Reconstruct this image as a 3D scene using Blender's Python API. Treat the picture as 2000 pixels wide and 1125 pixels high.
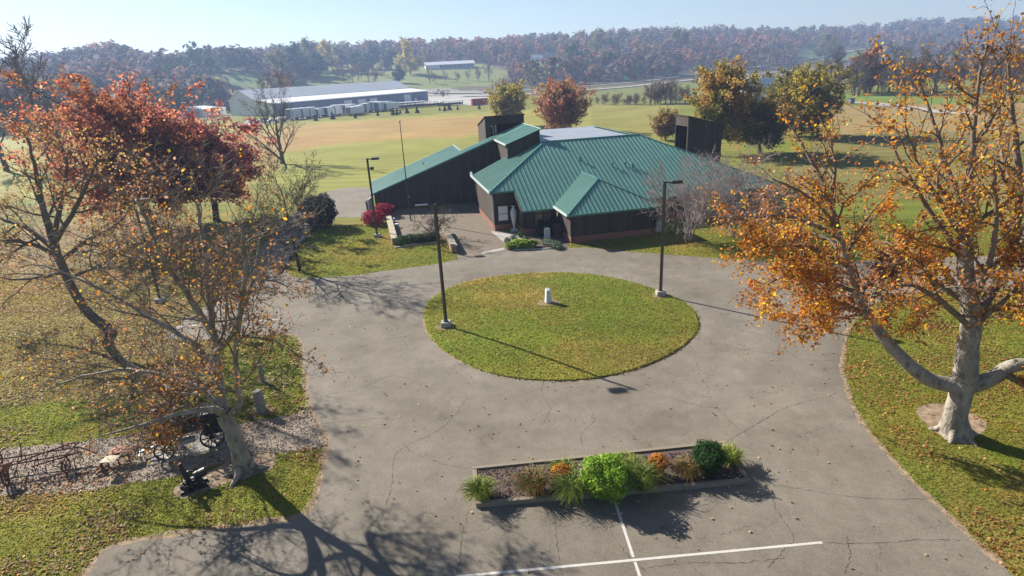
import bpy, bmesh, math, random
import numpy as np
from mathutils import Vector, Matrix
from mathutils.geometry import tessellate_polygon
for o in list(bpy.data.objects): bpy.data.objects.remove(o)
S = bpy.context.scene
COL = S.collection
# ------------------------------------------------------------------ camera
H = 15.0; FPX = 1166.0
_p = math.radians(20.07); _r = math.radians(3.0)
F = np.array([0, math.cos(_p), -math.sin(_p)]); _R0 = np.array([1, 0, 0.]); _U0 = np.cross(_R0, F)
R = _R0*math.cos(_r) - _U0*math.sin(_r); U = _U0*math.cos(_r) + _R0*math.sin(_r)
cd = bpy.data.cameras.new('camera'); cam = bpy.data.objects.new('camera', cd); COL.objects.link(cam)
cd.sensor_width = 36; cd.lens = FPX/2000*36; cd.clip_start = .1; cd.clip_end = 9000
M = Matrix(((R[0], U[0], -F[0], 0), (R[1], U[1], -F[1], 0), (R[2], U[2], -F[2], H), (0, 0, 0, 1)))
cam.matrix_world = M
S.camera = cam
# ------------------------------------------------------------------ world, sun, exposure
SUN_AZ = math.radians(180-41.4)   # direction towards the sun, from +X
SUN_EL = math.radians(30.5)
w = bpy.data.worlds.new('World'); S.world = w; w.use_nodes = True
nt = w.node_tree; bg = nt.nodes['Background']; sky = nt.nodes.new('ShaderNodeTexSky'); sky.sky_type = 'NISHITA'
sky.sun_disc = False; sky.sun_elevation = SUN_EL; sky.sun_rotation = math.pi/2 - SUN_AZ
sky.altitude = 200; sky.air_density = 1.0; sky.dust_density = .25; sky.ozone_density = 1.5
nt.links.new(sky.outputs[0], bg.inputs[0]); bg.inputs[1].default_value = 0.05
sl = bpy.data.lights.new('sun', 'SUN'); so = bpy.data.objects.new('sun', sl); COL.objects.link(so)
sl.energy = 5.0; sl.angle = math.radians(.55); sl.color = (1, .93, .82)
sd = Vector((math.cos(SUN_AZ)*math.cos(SUN_EL), math.sin(SUN_AZ)*math.cos(SUN_EL), math.sin(SUN_EL)))
so.rotation_euler = sd.to_track_quat('Z', 'Y').to_euler(); so.location = (0, 0, 60)
S.view_settings.view_transform = 'Standard'; S.view_settings.look = 'None'
S.view_settings.exposure = 1.2; S.view_settings.gamma = 1
S.cycles.use_denoising = True
S.cycles.max_bounces = 6; S.cycles.diffuse_bounces = 3; S.cycles.glossy_bounces = 2
S.cycles.transmission_bounces = 4; S.cycles.transparent_max_bounces = 6; S.cycles.volume_bounces = 0
# ------------------------------------------------------------------ pixel helpers (photograph pixels, 2000 x 1125)
def ray(x, y): return F*FPX + R*(x-1000) - U*(y-562.5)
def at(x, y, z=0.0):
    d = ray(x, y); t = (z-H)/d[2]; return np.array([0, 0, H]) + d*t
def atY(x, y, Y):
    d = ray(x, y); return np.array([0, 0, H]) + d*(Y/d[1])
def proj(P):
    v = np.asarray(P, float) - [0, 0, H]; dz = v@F
    dz = np.where(dz < .5, .5, dz)
    return 1000+FPX*(v@R)/dz, 562.5-FPX*(v@U)/dz
# ------------------------------------------------------------------ mesh helpers
def tag(o, label=None, cat=None, group=None, kind=None):
    if label: o['label'] = label
    if cat: o['category'] = cat
    if group: o['group'] = group
    if kind: o['kind'] = kind
    return o
def link(name, me, mat=None, parent=None, loc=None, smooth=False):
    o = bpy.data.objects.new(name, me); COL.objects.link(o)
    if mat is not None and me is not None and len(me.materials) == 0: me.materials.append(mat)
    if parent is not None: o.parent = parent
    if loc is not None: o.location = loc
    if smooth: me.polygons.foreach_set('use_smooth', np.ones(len(me.polygons), bool))
    return o
def empty(name, loc, rz=0, label=None, cat=None, group=None):
    o = bpy.data.objects.new(name, None); COL.objects.link(o)
    o.location = tuple(float(c) for c in loc); o.rotation_euler.z = rz; o.empty_display_size = .3
    return tag(o, label, cat, group)
def copy_tree(o, parent=None):
    c = o.copy(); COL.objects.link(c); c.parent = parent
    for ch in o.children: copy_tree(ch, c)
    return c
def npmesh(name, V, Fc, cols=None):
    """V (n,3), Fc (m,k) with one k"""
    me = bpy.data.meshes.new(name); V = np.ascontiguousarray(V, np.float32); Fc = np.ascontiguousarray(Fc, np.int32)
    m, k = Fc.shape
    me.vertices.add(len(V)); me.vertices.foreach_set('co', V.ravel())
    me.loops.add(m*k); me.loops.foreach_set('vertex_index', Fc.ravel())
    me.polygons.add(m); me.polygons.foreach_set('loop_start', np.arange(0, m*k, k, dtype=np.int32))
    me.polygons.foreach_set('loop_total', np.full(m, k, np.int32))
    if cols is not None:
        a = me.color_attributes.new('Col', 'FLOAT_COLOR', 'POINT')
        c4 = np.ones((len(V), 4), np.float32); c4[:, :3] = cols; a.data.foreach_set('color', c4.ravel())
    me.update(calc_edges=True); return me
class MB:
    def __init__(s): s.v = []; s.f = []
    def add(s, vs, fs):
        n = len(s.v); s.v += [tuple(float(c) for c in v) for v in vs]; s.f += [tuple(i+n for i in f) for f in fs]; return s
    def box(s, lo, hi):
        (a, b, c), (d, e, f) = lo, hi
        return s.add([(a,b,c),(d,b,c),(d,e,c),(a,e,c),(a,b,f),(d,b,f),(d,e,f),(a,e,f)],
                     [(0,3,2,1),(4,5,6,7),(0,1,5,4),(1,2,6,5),(2,3,7,6),(3,0,4,7)])
    def prism(s, poly, z0, z1):
        """poly: list of (x,y); z0,z1 number or list"""
        n = len(poly); z0 = [z0]*n if np.isscalar(z0) else z0; z1 = [z1]*n if np.isscalar(z1) else z1
        vs = [(p[0], p[1], z0[i]) for i, p in enumerate(poly)] + [(p[0], p[1], z1[i]) for i, p in enumerate(poly)]
        return s.add(vs, [tuple(range(n-1, -1, -1)), tuple(range(n, 2*n))] + [(i, (i+1) % n, n+(i+1) % n, n+i) for i in range(n)])
    def tube(s, pts, rad, k=8, cap=True):
        pts = [Vector(tuple(float(c) for c in p)) for p in pts]; n = len(pts)
        rad = [rad]*n if np.isscalar(rad) else rad
        vs = []
        for i, p in enumerate(pts):
            t = (pts[min(i+1, n-1)] - pts[max(i-1, 0)]).normalized()
            ref = Vector((0, 0, 1)) if abs(t.z) < .9 else Vector((1, 0, 0))
            a = t.cross(ref).normalized(); b = t.cross(a)
            for j in range(k):
                q = 2*math.pi*j/k; vs.append(p + (a*math.cos(q) + b*math.sin(q))*rad[i])
        fs = [(i*k+j, i*k+(j+1) % k, (i+1)*k+(j+1) % k, (i+1)*k+j) for i in range(n-1) for j in range(k)]
        if cap: fs += [tuple(range(k-1, -1, -1)), tuple(range((n-1)*k, n*k))]
        return s.add(vs, fs)
    def lathe(s, prof, c=(0, 0, 0), k=16):
        vs = [(c[0]+r*math.cos(2*math.pi*j/k), c[1]+r*math.sin(2*math.pi*j/k), c[2]+z) for r, z in prof for j in range(k)]
        n = len(prof)
        fs = [(i*k+j, i*k+(j+1) % k, (i+1)*k+(j+1) % k, (i+1)*k+j) for i in range(n-1) for j in range(k)]
        fs += [tuple(range(k-1, -1, -1)), tuple(range((n-1)*k, n*k))]
        return s.add(vs, fs)
    def disc(s, c, axis, r, thick, k=20, hole=0.0):
        ax = Vector(axis).normalized(); c = Vector(tuple(float(q) for q in c))
        if hole <= 0: return s.tube([c-ax*thick/2, c+ax*thick/2], r, k)
        ref = Vector((0, 0, 1)) if abs(ax.z) < .9 else Vector((1, 0, 0)); a = ax.cross(ref).normalized(); b = ax.cross(a)
        vs = []
        for rr, sg in ((r, -1), (r, 1), (hole, 1), (hole, -1)):
            for j in range(k):
                q = 2*math.pi*j/k; vs.append(c + (a*math.cos(q)+b*math.sin(q))*rr + ax*thick/2*sg)
        fs = [(i*k+j, ((i+1) % 4)*k+j, ((i+1) % 4)*k+(j+1) % k, i*k+(j+1) % k) for i in range(4) for j in range(k)]
        return s.add(vs, fs)
    def mesh(s, name, bevel=0):
        me = bpy.data.meshes.new(name); me.from_pydata(s.v, [], s.f)
        bm = bmesh.new(); bm.from_mesh(me)
        bmesh.ops.recalc_face_normals(bm, faces=bm.faces)
        if bevel: bmesh.ops.bevel(bm, geom=list(bm.edges), offset=bevel, segments=1, affect='EDGES', clamp_overlap=True)
        bm.to_mesh(me); bm.free(); return me
    def build(s, name, mat, parent=None, loc=None, smooth=False, bevel=0):
        return link(name, s.mesh(name, bevel), mat, parent, loc, smooth)
def smooth_line(pts, n=6, closed=False):
    P = [np.array(p, float) for p in pts]; N = len(P); out = []
    for i in range(N if closed else N-1):
        if closed: a, b, c, d = P[i-1], P[i], P[(i+1) % N], P[(i+2) % N]
        else: a, b, c, d = P[max(i-1, 0)], P[i], P[i+1], P[min(i+2, N-1)]
        for j in range(n):
            t = j/n
            out.append(.5*((2*b)+(c-a)*t+(2*a-5*b+4*c-d)*t*t+(3*b-a-3*c+d)*t**3))
    if not closed: out.append(P[-1])
    return out
def sheet(name, poly, z, mat, parent=None, kind='structure'):
    """flat polygon (x,y list) at height z"""
    vs = [Vector((float(p[0]), float(p[1]), 0)) for p in poly]
    tris = tessellate_polygon([vs])
    me = bpy.data.meshes.new(name); me.from_pydata([(v.x, v.y, z) for v in vs], [], [tuple(t) for t in tris])
    bm = bmesh.new(); bm.from_mesh(me)
    for f in bm.faces:
        if f.normal.z < 0: f.normal_flip()
    bm.to_mesh(me); bm.free()
    o = link(name, me, mat, parent)
    if kind: o['kind'] = kind
    return o
def strip_mesh(name, pts, width, z):
    P = np.array([p[:2] for p in pts], float); T = np.gradient(P, axis=0); T /= np.linalg.norm(T, axis=1)[:, None]+1e-9
    N = np.stack([-T[:, 1], T[:, 0]], 1); wd = np.broadcast_to(np.asarray(width, float), len(P))[:, None]/2
    zz = np.broadcast_to(np.asarray(z, float), len(P))[:, None]
    V = np.concatenate([np.hstack([P+N*wd, zz]), np.hstack([P-N*wd, zz])]); n = len(P)
    Fc = np.array([(i+1, i, n+i, n+i+1) for i in range(n-1)])
    return npmesh(name, V, Fc)
def inpoly(x, y, poly):
    x = np.asarray(x, float); y = np.asarray(y, float); r = np.zeros(x.shape, bool); n = len(poly)
    for i in range(n):
        x1, y1 = poly[i][:2]; x2, y2 = poly[(i+1) % n][:2]
        c = ((y1 > y) != (y2 > y)) & (x < (x2-x1)*(y-y1)/((y2-y1) if y2 != y1 else 1e-9)+x1); r ^= c
    return r
def vnoise(x, y, sc, seed=0):
    """cheap smooth value noise, numpy, 0..1"""
    x = np.asarray(x)/sc; y = np.asarray(y)/sc; xi = np.floor(x).astype(np.int64); yi = np.floor(y).astype(np.int64)
    fx = x-xi; fy = y-yi; fx = fx*fx*(3-2*fx); fy = fy*fy*(3-2*fy)
    def h(a, b):
        n = (a*374761393 + b*668265263 + seed*1274126177) & 0x7fffffff
        n = ((n ^ (n >> 13))*1274126177) & 0x7fffffff
        return ((n ^ (n >> 16)) & 0xffff)/65535.
    return (h(xi, yi)*(1-fx)+h(xi+1, yi)*fx)*(1-fy)+(h(xi, yi+1)*(1-fx)+h(xi+1, yi+1)*fx)*fy
# ------------------------------------------------------------------ materials
def mat(name, col, rough=.8, var=0, vscale=3.0, bump=0, bscale=20., metal=0, attr=False, col2=None, spec=.3, stretch=None):
    m = bpy.data.materials.new(name); m.use_nodes = True; n = m.node_tree.nodes; L = m.node_tree.links
    b = n['Principled BSDF']; b.inputs['Roughness'].default_value = rough; b.inputs['Metallic'].default_value = metal
    b.inputs['Specular IOR Level'].default_value = spec
    c4 = (*col, 1); src = None
    tc = n.new('ShaderNodeTexCoord'); mp = n.new('ShaderNodeMapping'); L.new(tc.outputs['Object'], mp.inputs[0])
    if stretch: mp.inputs['Scale'].default_value = stretch
    if attr:
        a = n.new('ShaderNodeAttribute'); a.attribute_name = 'Col'; src = a.outputs['Color']
    if var or col2:
        nz = n.new('ShaderNodeTexNoise'); nz.inputs['Scale'].default_value = vscale; nz.inputs['Detail'].default_value = 6; nz.inputs['Roughness'].default_value = .65
        L.new(mp.outputs[0], nz.inputs['Vector'])
        if col2:
            mx = n.new('ShaderNodeMix'); mx.data_type = 'RGBA'; mx.inputs['A'].default_value = c4; mx.inputs['B'].default_value = (*col2, 1)
            rp = n.new('ShaderNodeMapRange'); rp.inputs['From Min'].default_value = .35; rp.inputs['From Max'].default_value = .65
            L.new(nz.outputs[0], rp.inputs[0]); L.new(rp.outputs[0], mx.inputs['Factor']); src = mx.outputs['Result']
        if var:
            rg = n.new('ShaderNodeMapRange'); rg.inputs['From Min'].default_value = .25; rg.inputs['From Max'].default_value = .75
            rg.inputs['To Min'].default_value = 1-var; rg.inputs['To Max'].default_value = 1+var; L.new(nz.outputs[0], rg.inputs[0])
            vm = n.new('ShaderNodeVectorMath'); vm.operation = 'SCALE'; L.new(rg.outputs[0], vm.inputs['Scale'])
            if src is not None: L.new(src, vm.inputs[0])
            else: vm.inputs[0].default_value = col
            src = vm.outputs[0]
    if src is not None: L.new(src, b.inputs['Base Color'])
    else: b.inputs['Base Color'].default_value = c4
    if bump:
        bz = n.new('ShaderNodeTexNoise'); bz.inputs['Scale'].default_value = bscale; bz.inputs['Detail'].default_value = 4
        L.new(mp.outputs[0], bz.inputs['Vector']); bp = n.new('ShaderNodeBump'); bp.inputs['Strength'].default_value = bump; bp.inputs['Distance'].default_value = .05
        L.new(bz.outputs[0], bp.inputs['Height']); L.new(bp.outputs[0], b.inputs['Normal'])
    return m
def leaf_mat(name, trans=.58, spec=.2):
    m = bpy.data.materials.new(name); m.use_nodes = True; n = m.node_tree.nodes; L = m.node_tree.links
    b = n['Principled BSDF']; a = n.new('ShaderNodeAttribute'); a.attribute_name = 'Col'
    b.inputs['Roughness'].default_value = .6; b.inputs['Specular IOR Level'].default_value = spec
    L.new(a.outputs['Color'], b.inputs['Base Color'])
    t = n.new('ShaderNodeBsdfTranslucent'); L.new(a.outputs['Color'], t.inputs['Color'])
    x = n.new('ShaderNodeMixShader'); x.inputs[0].default_value = trans
    L.new(b.outputs[0], x.inputs[1]); L.new(t.outputs[0], x.inputs[2]); L.new(x.outputs[0], n['Material Output'].inputs['Surface'])
    return m
def grass_mat():
    m = bpy.data.materials.new('grass'); m.use_nodes = True; n = m.node_tree.nodes; L = m.node_tree.links
    b = n['Principled BSDF']; b.inputs['Roughness'].default_value = .9; b.inputs['Specular IOR Level'].default_value = .1
    a = n.new('ShaderNodeAttribute'); a.attribute_name = 'Col'; g = n.new('ShaderNodeNewGeometry')
    def noise(sc, det=5, rough=.6):
        z = n.new('ShaderNodeTexNoise'); z.inputs['Scale'].default_value = sc; z.inputs['Detail'].default_value = det; z.inputs['Roughness'].default_value = rough
        L.new(g.outputs['Position'], z.inputs['Vector']); return z
    def rng(src, lo, hi, a0=.3, a1=.7):
        r = n.new('ShaderNodeMapRange'); r.inputs['From Min'].default_value = a0; r.inputs['From Max'].default_value = a1
        r.inputs['To Min'].default_value = lo; r.inputs['To Max'].default_value = hi; L.new(src, r.inputs[0]); return r.outputs[0]
    z1 = noise(.35, 5); z2 = noise(9., 6, .75); z3 = noise(.06, 4)
    dry = n.new('ShaderNodeMix'); dry.data_type = 'RGBA'; dry.inputs['B'].default_value = (.23, .165, .06, 1)
    L.new(rng(z1.outputs[0], 0, .3, .45, .75), dry.inputs['Factor'])
    wv = n.new('ShaderNodeTexWave'); wv.wave_type = 'BANDS'; wv.bands_direction = 'Y'; wv.inputs['Scale'].default_value = .085; wv.inputs['Distortion'].default_value = 2.2; wv.inputs['Detail'].default_value = 2; wv.inputs['Detail Scale'].default_value = .4
    rot = n.new('ShaderNodeMapping'); rot.inputs['Rotation'].default_value = (0, 0, .12); L.new(g.outputs['Position'], rot.inputs[0]); L.new(rot.outputs[0], wv.inputs['Vector'])
    mw = n.new('ShaderNodeVectorMath'); mw.operation = 'SCALE'; L.new(a.outputs['Color'], mw.inputs[0]); L.new(rng(wv.outputs['Fac'], .9, 1.1, 0, 1), mw.inputs['Scale']); L.new(mw.outputs[0], dry.inputs['A'])
    mul = n.new('ShaderNodeMath'); mul.operation = 'MULTIPLY'; L.new(rng(z2.outputs[0], .68, 1.32), mul.inputs[0]); L.new(rng(z3.outputs[0], .85, 1.15), mul.inputs[1])
    vm = n.new('ShaderNodeVectorMath'); vm.operation = 'SCALE'; L.new(dry.outputs['Result'], vm.inputs[0]); L.new(mul.outputs[0], vm.inputs['Scale'])
    L.new(vm.outputs[0], b.inputs['Base Color'])
    bp = n.new('ShaderNodeBump'); bp.inputs['Strength'].default_value = .7; bp.inputs['Distance'].default_value = .06
    L.new(z2.outputs[0], bp.inputs['Height']); L.new(bp.outputs[0], b.inputs['Normal'])
    return m
def asphalt_mat():
    m = bpy.data.materials.new('asphalt'); m.use_nodes = True; n = m.node_tree.nodes; L = m.node_tree.links
    b = n['Principled BSDF']; b.inputs['Roughness'].default_value = .85; b.inputs['Specular IOR Level'].default_value = .25
    g = n.new('ShaderNodeNewGeometry')
    def noise(sc, det=5, rough=.6, vec=None):
        z = n.new('ShaderNodeTexNoise'); z.inputs['Scale'].default_value = sc; z.inputs['Detail'].default_value = det; z.inputs['Roughness'].default_value = rough
        L.new(vec or g.outputs['Position'], z.inputs['Vector']); return z
    def rng(src, lo, hi, a0=.3, a1=.7):
        r = n.new('ShaderNodeMapRange'); r.inputs['From Min'].default_value = a0; r.inputs['From Max'].default_value = a1
        r.inputs['To Min'].default_value = lo; r.inputs['To Max'].default_value = hi; L.new(src, r.inputs[0]); return r.outputs[0]
    def math_(op, x, y):
        q = n.new('ShaderNodeMath'); q.operation = op
        for i, s in enumerate((x, y)):
            if isinstance(s, (int, float)): q.inputs[i].default_value = s
            else: L.new(s, q.inputs[i])
        return q.outputs[0]
    # wandering crack network: voronoi edges on warped coordinates, kept only in places
    wz = noise(.7, 4); wv = n.new('ShaderNodeVectorMath'); wv.operation = 'MULTIPLY_ADD'; wv.inputs[1].default_value = (2.2, 2.2, 0); L.new(wz.outputs['Color'], wv.inputs[0]); L.new(g.outputs['Position'], wv.inputs[2])
    def crack(sc, wd, m0, m1, seed):
        v = n.new('ShaderNodeTexVoronoi'); v.feature = 'DISTANCE_TO_EDGE'; v.voronoi_dimensions = '2D'; v.inputs['Scale'].default_value = sc; L.new(wv.outputs[0], v.inputs['Vector'])
        line = rng(v.outputs['Distance'], 1, 0, wd*.3, wd)
        mz = noise(seed, 3); return math_('MULTIPLY', line, rng(mz.outputs[0], 0, 1, m0, m1))
    c = math_('MAXIMUM', crack(.16, .0045, .42, .55, .21), crack(.55, .012, .56, .66, .3))
    z1 = noise(.13, 6, .68); z2 = noise(20., 6, .85); z3 = noise(1.1, 6, .7)
    base = n.new('ShaderNodeMix'); base.data_type = 'RGBA'; base.inputs['A'].default_value = (.138, .117, .09, 1); base.inputs['B'].default_value = (.218, .193, .157, 1)
    L.new(rng(z1.outputs[0], 0, 1), base.inputs['Factor'])
    k = math_('MULTIPLY', rng(z2.outputs[0], .55, 1.45), rng(z3.outputs[0], .84, 1.14))
    vd = n.new('ShaderNodeVectorMath'); vd.operation = 'DISTANCE'; vd.inputs[1].default_value = (2.9, 35.2, 0); L.new(g.outputs['Position'], vd.inputs[0])
    wb = noise(.35, 3); dd = math_('ADD', math_('MULTIPLY', vd.outputs['Value'], 2.1), math_('MULTIPLY', wb.outputs[0], 5.0)); track = math_('MULTIPLY', math_('SINE', dd, 0), rng(vd.outputs['Value'], .055, 0, 14, 18))
    k = math_('MULTIPLY', k, math_('ADD', 1, track))
    st = noise(.42, 5, .7); k = math_('MULTIPLY', k, rng(st.outputs[0], 1.0, .74, .6, .74))
    k = math_('MULTIPLY', k, math_('SUBTRACT', 1, math_('MULTIPLY', c, .3)))
    vm = n.new('ShaderNodeVectorMath'); vm.operation = 'SCALE'; L.new(base.outputs['Result'], vm.inputs[0]); L.new(k, vm.inputs['Scale'])
    L.new(vm.outputs[0], b.inputs['Base Color'])
    bp = n.new('ShaderNodeBump'); bp.inputs['Strength'].default_value = .35; bp.inputs['Distance'].default_value = .02
    L.new(math_('SUBTRACT', z2.outputs[0], c), bp.inputs['Height']); L.new(bp.outputs[0], b.inputs['Normal'])
    return m
MAT = dict(
    grass=grass_mat(), asphalt=asphalt_mat(), leaf=leaf_mat('leaf'), farleaf=leaf_mat('far_leaf', .42, 0.0),
    needle=leaf_mat('needle', .15),
    gravel=mat('gravel', (.33, .27, .21), .9, .5, 14, .7, 22, col2=(.24, .19, .145)),
    dirt=mat('dirt', (.22, .155, .1), .95, .3, 3, .5, 25, col2=(.3, .225, .15)),
    plaza=mat('plaza_aggregate', (.17, .135, .1), .85, .22, 2, .3, 60),
    concrete=mat('concrete', (.36, .34, .31), .85, .2, 3, .2, 40),
    paint=mat('white_paint', (.62, .6, .56), .75, .25, 9, .1, 30, col2=(.4, .375, .335)),
    crack=mat('crack_filler', (.045, .04, .035), .9, .3, 3),
    wood_dark=mat('dark_siding', (.06, .046, .036), .8, .35, 2.5, .3, 14, stretch=(3, 3, .25)),
    roof=mat('green_roof_metal', (.105, .238, .203), .38, .16, .35, metal=0, spec=.5),
    roof_trim=mat('green_trim', (.06, .19, .16), .4, .05, 1, spec=.5),
    trim_pale=mat('pale_gutter', (.5, .56, .54), .4, .05, 1),
    membrane=mat('grey_membrane', (.27, .30, .35), .55, .15, .5),
    brick=mat('brick', (.28, .12, .08), .85, .25, 8, .4, 20, col2=(.22, .1, .07)),
    brick_pale=mat('weathered_brick', (.3, .17, .12), .85, .3, 6, .4, 20),
    stonecap=mat('stone_cap', (.38, .33, .24), .8, .25, 5, .2, 30),
    white=mat('white_enamel', (.72, .72, .71), .5, .08, 4),
    marble=mat('pale_stone', (.62, .63, .64), .7, .22, 6, .3, 20),
    glass=mat('window_glass', (.12, .09, .06), .12, 0, spec=.7),
    tanglass=mat('tinted_glass', (.2, .155, .105), .15, .15, 1.2, spec=.6),
    black=mat('black_metal', (.018, .018, .02), .45, .2, 5, spec=.5),
    bronze=mat('bronze_pole', (.035, .03, .028), .4, .1, 5, spec=.5),
    iron=mat('black_iron', (.02, .02, .022), .5, .3, 6, .2, 15, spec=.5),
    steel=mat('steel', (.4, .41, .43), .4, .1, 4, metal=.6),
    lens=mat('lamp_lens', (.55, .56, .58), .25, .05, 3, spec=.6),
    rust=mat('rust', (.11, .045, .028), .9, .4, 8, .5, 30, col2=(.19, .085, .05)),
    rust_pale=mat('faded_rust_sheet', (.3, .15, .1), .85, .25, 5, .2, 20),
    board=mat('weathered_board', (.45, .39, .29), .8, .2, 4, .2, 20),
    timber=mat('landscape_timber', (.30, .25, .19), .9, .35, 6, .4, 25, col2=(.2, .165, .125), stretch=(.4, 4, 4)),
    mulch=mat('mulch', (.12, .085, .075), .95, .5, 18, .9, 30),
    terracotta=mat('terracotta', (.42, .12, .06), .8, .15, 6),
    bark=mat('grey_bark', (.13, .105, .085), .9, .4, 5, .6, 18, stretch=(2, 2, .5)),
    bark_syc=mat('sycamore_bark', (.43, .39, .325), .85, .3, 2.4, .9, 9, col2=(.12, .1, .078), stretch=(1.6, 1.6, .8)),
    bark_dark=mat('dark_bark', (.055, .043, .036), .9, .35, 5, .5, 18),
    twig=mat('grey_brown_twig', (.19, .15, .12), .9, .25, 5),
    twig_pink=mat('grey_pink_twig', (.33, .268, .245), .9, .2, 5),
    metal_white=mat('white_sheet_metal', (.76, .77, .78), .45, .06, .3),
    metal_blue=mat('grey_blue_siding', (.17, .21, .29), .55, .1, .3),
    skyroof=mat('galvanised_roof', (.62, .63, .64), .4, .1, .15),
    redbox=mat('red_container', (.35, .05, .04), .6, .1, 1), green_sign=mat('green_sign', (.01, .3, .17), .5),
    tyre=mat('tyre', (.02, .02, .02), .8), roadgrey=mat('highway_concrete', (.36, .34, .31), .85, .1, .05),
    car_dark=mat('dark_car_paint', (.03, .035, .045), .3, spec=.6), car_silver=mat('silver_car_paint', (.45, .47, .5), .3, spec=.6),
    house_roof=mat('shingle_roof', (.17, .16, .16), .8, .2, .5), brown=mat('creosote_pole', (.09, .065, .05), .9, .2, 2),
    stone=mat('grey_stone', (.27, .25, .215), .9, .35, 6, .5, 14))
def add_planks(m, pitch=.3, dark=.45):
    n = m.node_tree.nodes; L = m.node_tree.links; b = n['Principled BSDF']; src = b.inputs['Base Color'].links[0].from_socket
    tc = n.new('ShaderNodeTexCoord'); sx = n.new('ShaderNodeSeparateXYZ'); L.new(tc.outputs['Object'], sx.inputs[0])
    def q(op, a, c):
        k = n.new('ShaderNodeMath'); k.operation = op
        for i, v in enumerate((a, c)):
            if isinstance(v, (int, float)): k.inputs[i].default_value = v
            else: L.new(v, k.inputs[i])
        return k.outputs[0]
    s = q('DIVIDE', q('ADD', sx.outputs[0], sx.outputs[1]), pitch); fr = q('FRACT', s, 0); line = q('LESS_THAN', fr, .1)
    wn = n.new('ShaderNodeTexWhiteNoise'); wn.noise_dimensions = '1D'; L.new(q('FLOOR', s, 0), wn.inputs['W'])
    f = q('MULTIPLY', q('SUBTRACT', 1, q('MULTIPLY', line, dark)), q('ADD', .78, q('MULTIPLY', wn.outputs['Value'], .44)))
    vm = n.new('ShaderNodeVectorMath'); vm.operation = 'SCALE'; L.new(src, vm.inputs[0]); L.new(f, vm.inputs['Scale']); L.new(vm.outputs[0], b.inputs['Base Color'])
add_planks(MAT['wood_dark'])
MAT['wood_siding'] = MAT['wood_dark']; MAT['stonechip'] = leaf_mat('stone_chip', 0.0)  # second key for the very same dark siding material
# ================================================================== TERRAIN
_TA = np.radians([-180, -75, -42, -35.6, -30.2, -28.4, -20, -8, 0, 12.3, 19, 27.5, 38, 44, 75, 180])
_R0 = np.array([330, 330, 320, 330, 350, 370, 400, 430, 460, 540, 640, 780, 1000, 1050, 1050, 330.])
_R1 = np.array([800, 800, 800, 800, 820, 900, 900, 920, 950, 1100, 1200, 1400, 1600, 1650, 1650, 800.])
_HZ = np.array([28, 28, 27, 33, 38, 31, 38, 38, 38, 52, 54, 51, 46, 49, 49, 28.])
def terrain(x, y):
    x = np.asarray(x, float); y = np.asarray(y, float); r = np.hypot(x, y); th = np.arctan2(x, y)
    r0 = np.interp(th, _TA, _R0); r1 = np.interp(th, _TA, _R1); hz = np.interp(th, _TA, _HZ)
    t = np.clip((r-r0)/(r1-r0), 0, 1); s = .45*t + .55*t*t*(3-2*t)
    z = hz*s*(1 + (.22*(vnoise(x, y, 170, 3)-.5)+.3*(vnoise(x, y, 330, 5)-.5)+.1*(vnoise(x, y, 70, 6)-.5))*t)
    z = z + np.clip((r-r1)/900, 0, 1)*(-10)
    # grassy knoll behind the warehouse
    kx, ky = -262, 560
    z = z + 13*np.exp(-(((x-kx)/75)**2 + ((y-ky)/60)**2))
    return z
def hit(px, py, zoff=0.0):
    d = ray(px, py); d = d/np.hypot(d[0], d[1]); rr = np.concatenate([np.arange(10, 400, 1.), np.arange(400, 2300, 2.)])
    P = np.array([0, 0, H])[None] + d[None]*rr[:, None]; g = P[:, 2] < terrain(P[:, 0], P[:, 1]) + zoff
    i = int(np.argmax(g)) if g.any() else len(rr)-1
    q = P[i]; return np.array([q[0], q[1], float(terrain(q[0], q[1]))])
GREEN = (.135, .165, .022); OLIVE = (.205, .19, .034)
# colour patches of the real ground cover: (pixel polygon, colour, strength)
PATCH = [
    ([(-400, 225), (560, 240), (1000, 214), (1300, 203), (1300, 330), (900, 330), (500, 360), (-400, 420)], (.26, .245, .055), 1),
    ([(430, 268), (560, 248), (760, 234), (960, 226), (965, 262), (800, 272), (600, 285), (470, 300)], (.36, .215, .085), .75),
    ([(480, 300), (560, 275), (640, 262), (640, 276), (560, 320), (520, 345)], (.33, .19, .075), .5),
    ([(540, 300), (700, 283), (960, 266), (960, 320), (700, 372), (560, 380)], (.235, .24, .05), 1),
    ([(1150, 205), (1320, 203), (1320, 265), (1160, 250)], (.225, .215, .055), 1),
    ([(1620, 208), (2100, 195), (2100, 300), (1640, 275)], (.27, .20, .085), 1),
    ([(1600, 262), (2100, 255), (2100, 400), (1500, 380)], (.17, .15, .05), .9),
    ([(1150, 172), (1400, 158), (1400, 200), (1150, 204)], (.15, .17, .045), 1),
    ([(1640, 182), (1760, 186), (1900, 196), (1900, 206), (1640, 196)], (.14, .21, .045), 1),
    ([(395, 172), (425, 150), (470, 138), (530, 142), (548, 160), (530, 172)], (.10, .17, .05), 1),
    ([(560, 180), (585, 138), (640, 124), (760, 122), (830, 130), (940, 124), (1000, 140), (960, 165), (860, 175), (700, 165)], (.18, .21, .055), 1),
    ([(1010, 136), (1030, 122), (1100, 116), (1125, 122), (1060, 137)], (.15, .2, .05), 1),
    ([(1545, 108), (1570, 98), (1700, 96), (1705, 116), (1600, 118)], (.14, .19, .055), 1),
    ([(0, 470), (60, 440), (300, 420), (420, 450), (330, 560), (100, 560), (-100, 600)], (.24, .17, .075), .75),
    ([(-60, 560), (330, 560), (420, 640), (420, 760), (-60, 800)], (.23, .18, .07), .75),
    ([(820, 172), (960, 178), (960, 205), (820, 203)], (.3, .28, .25), .9),
]
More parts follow.
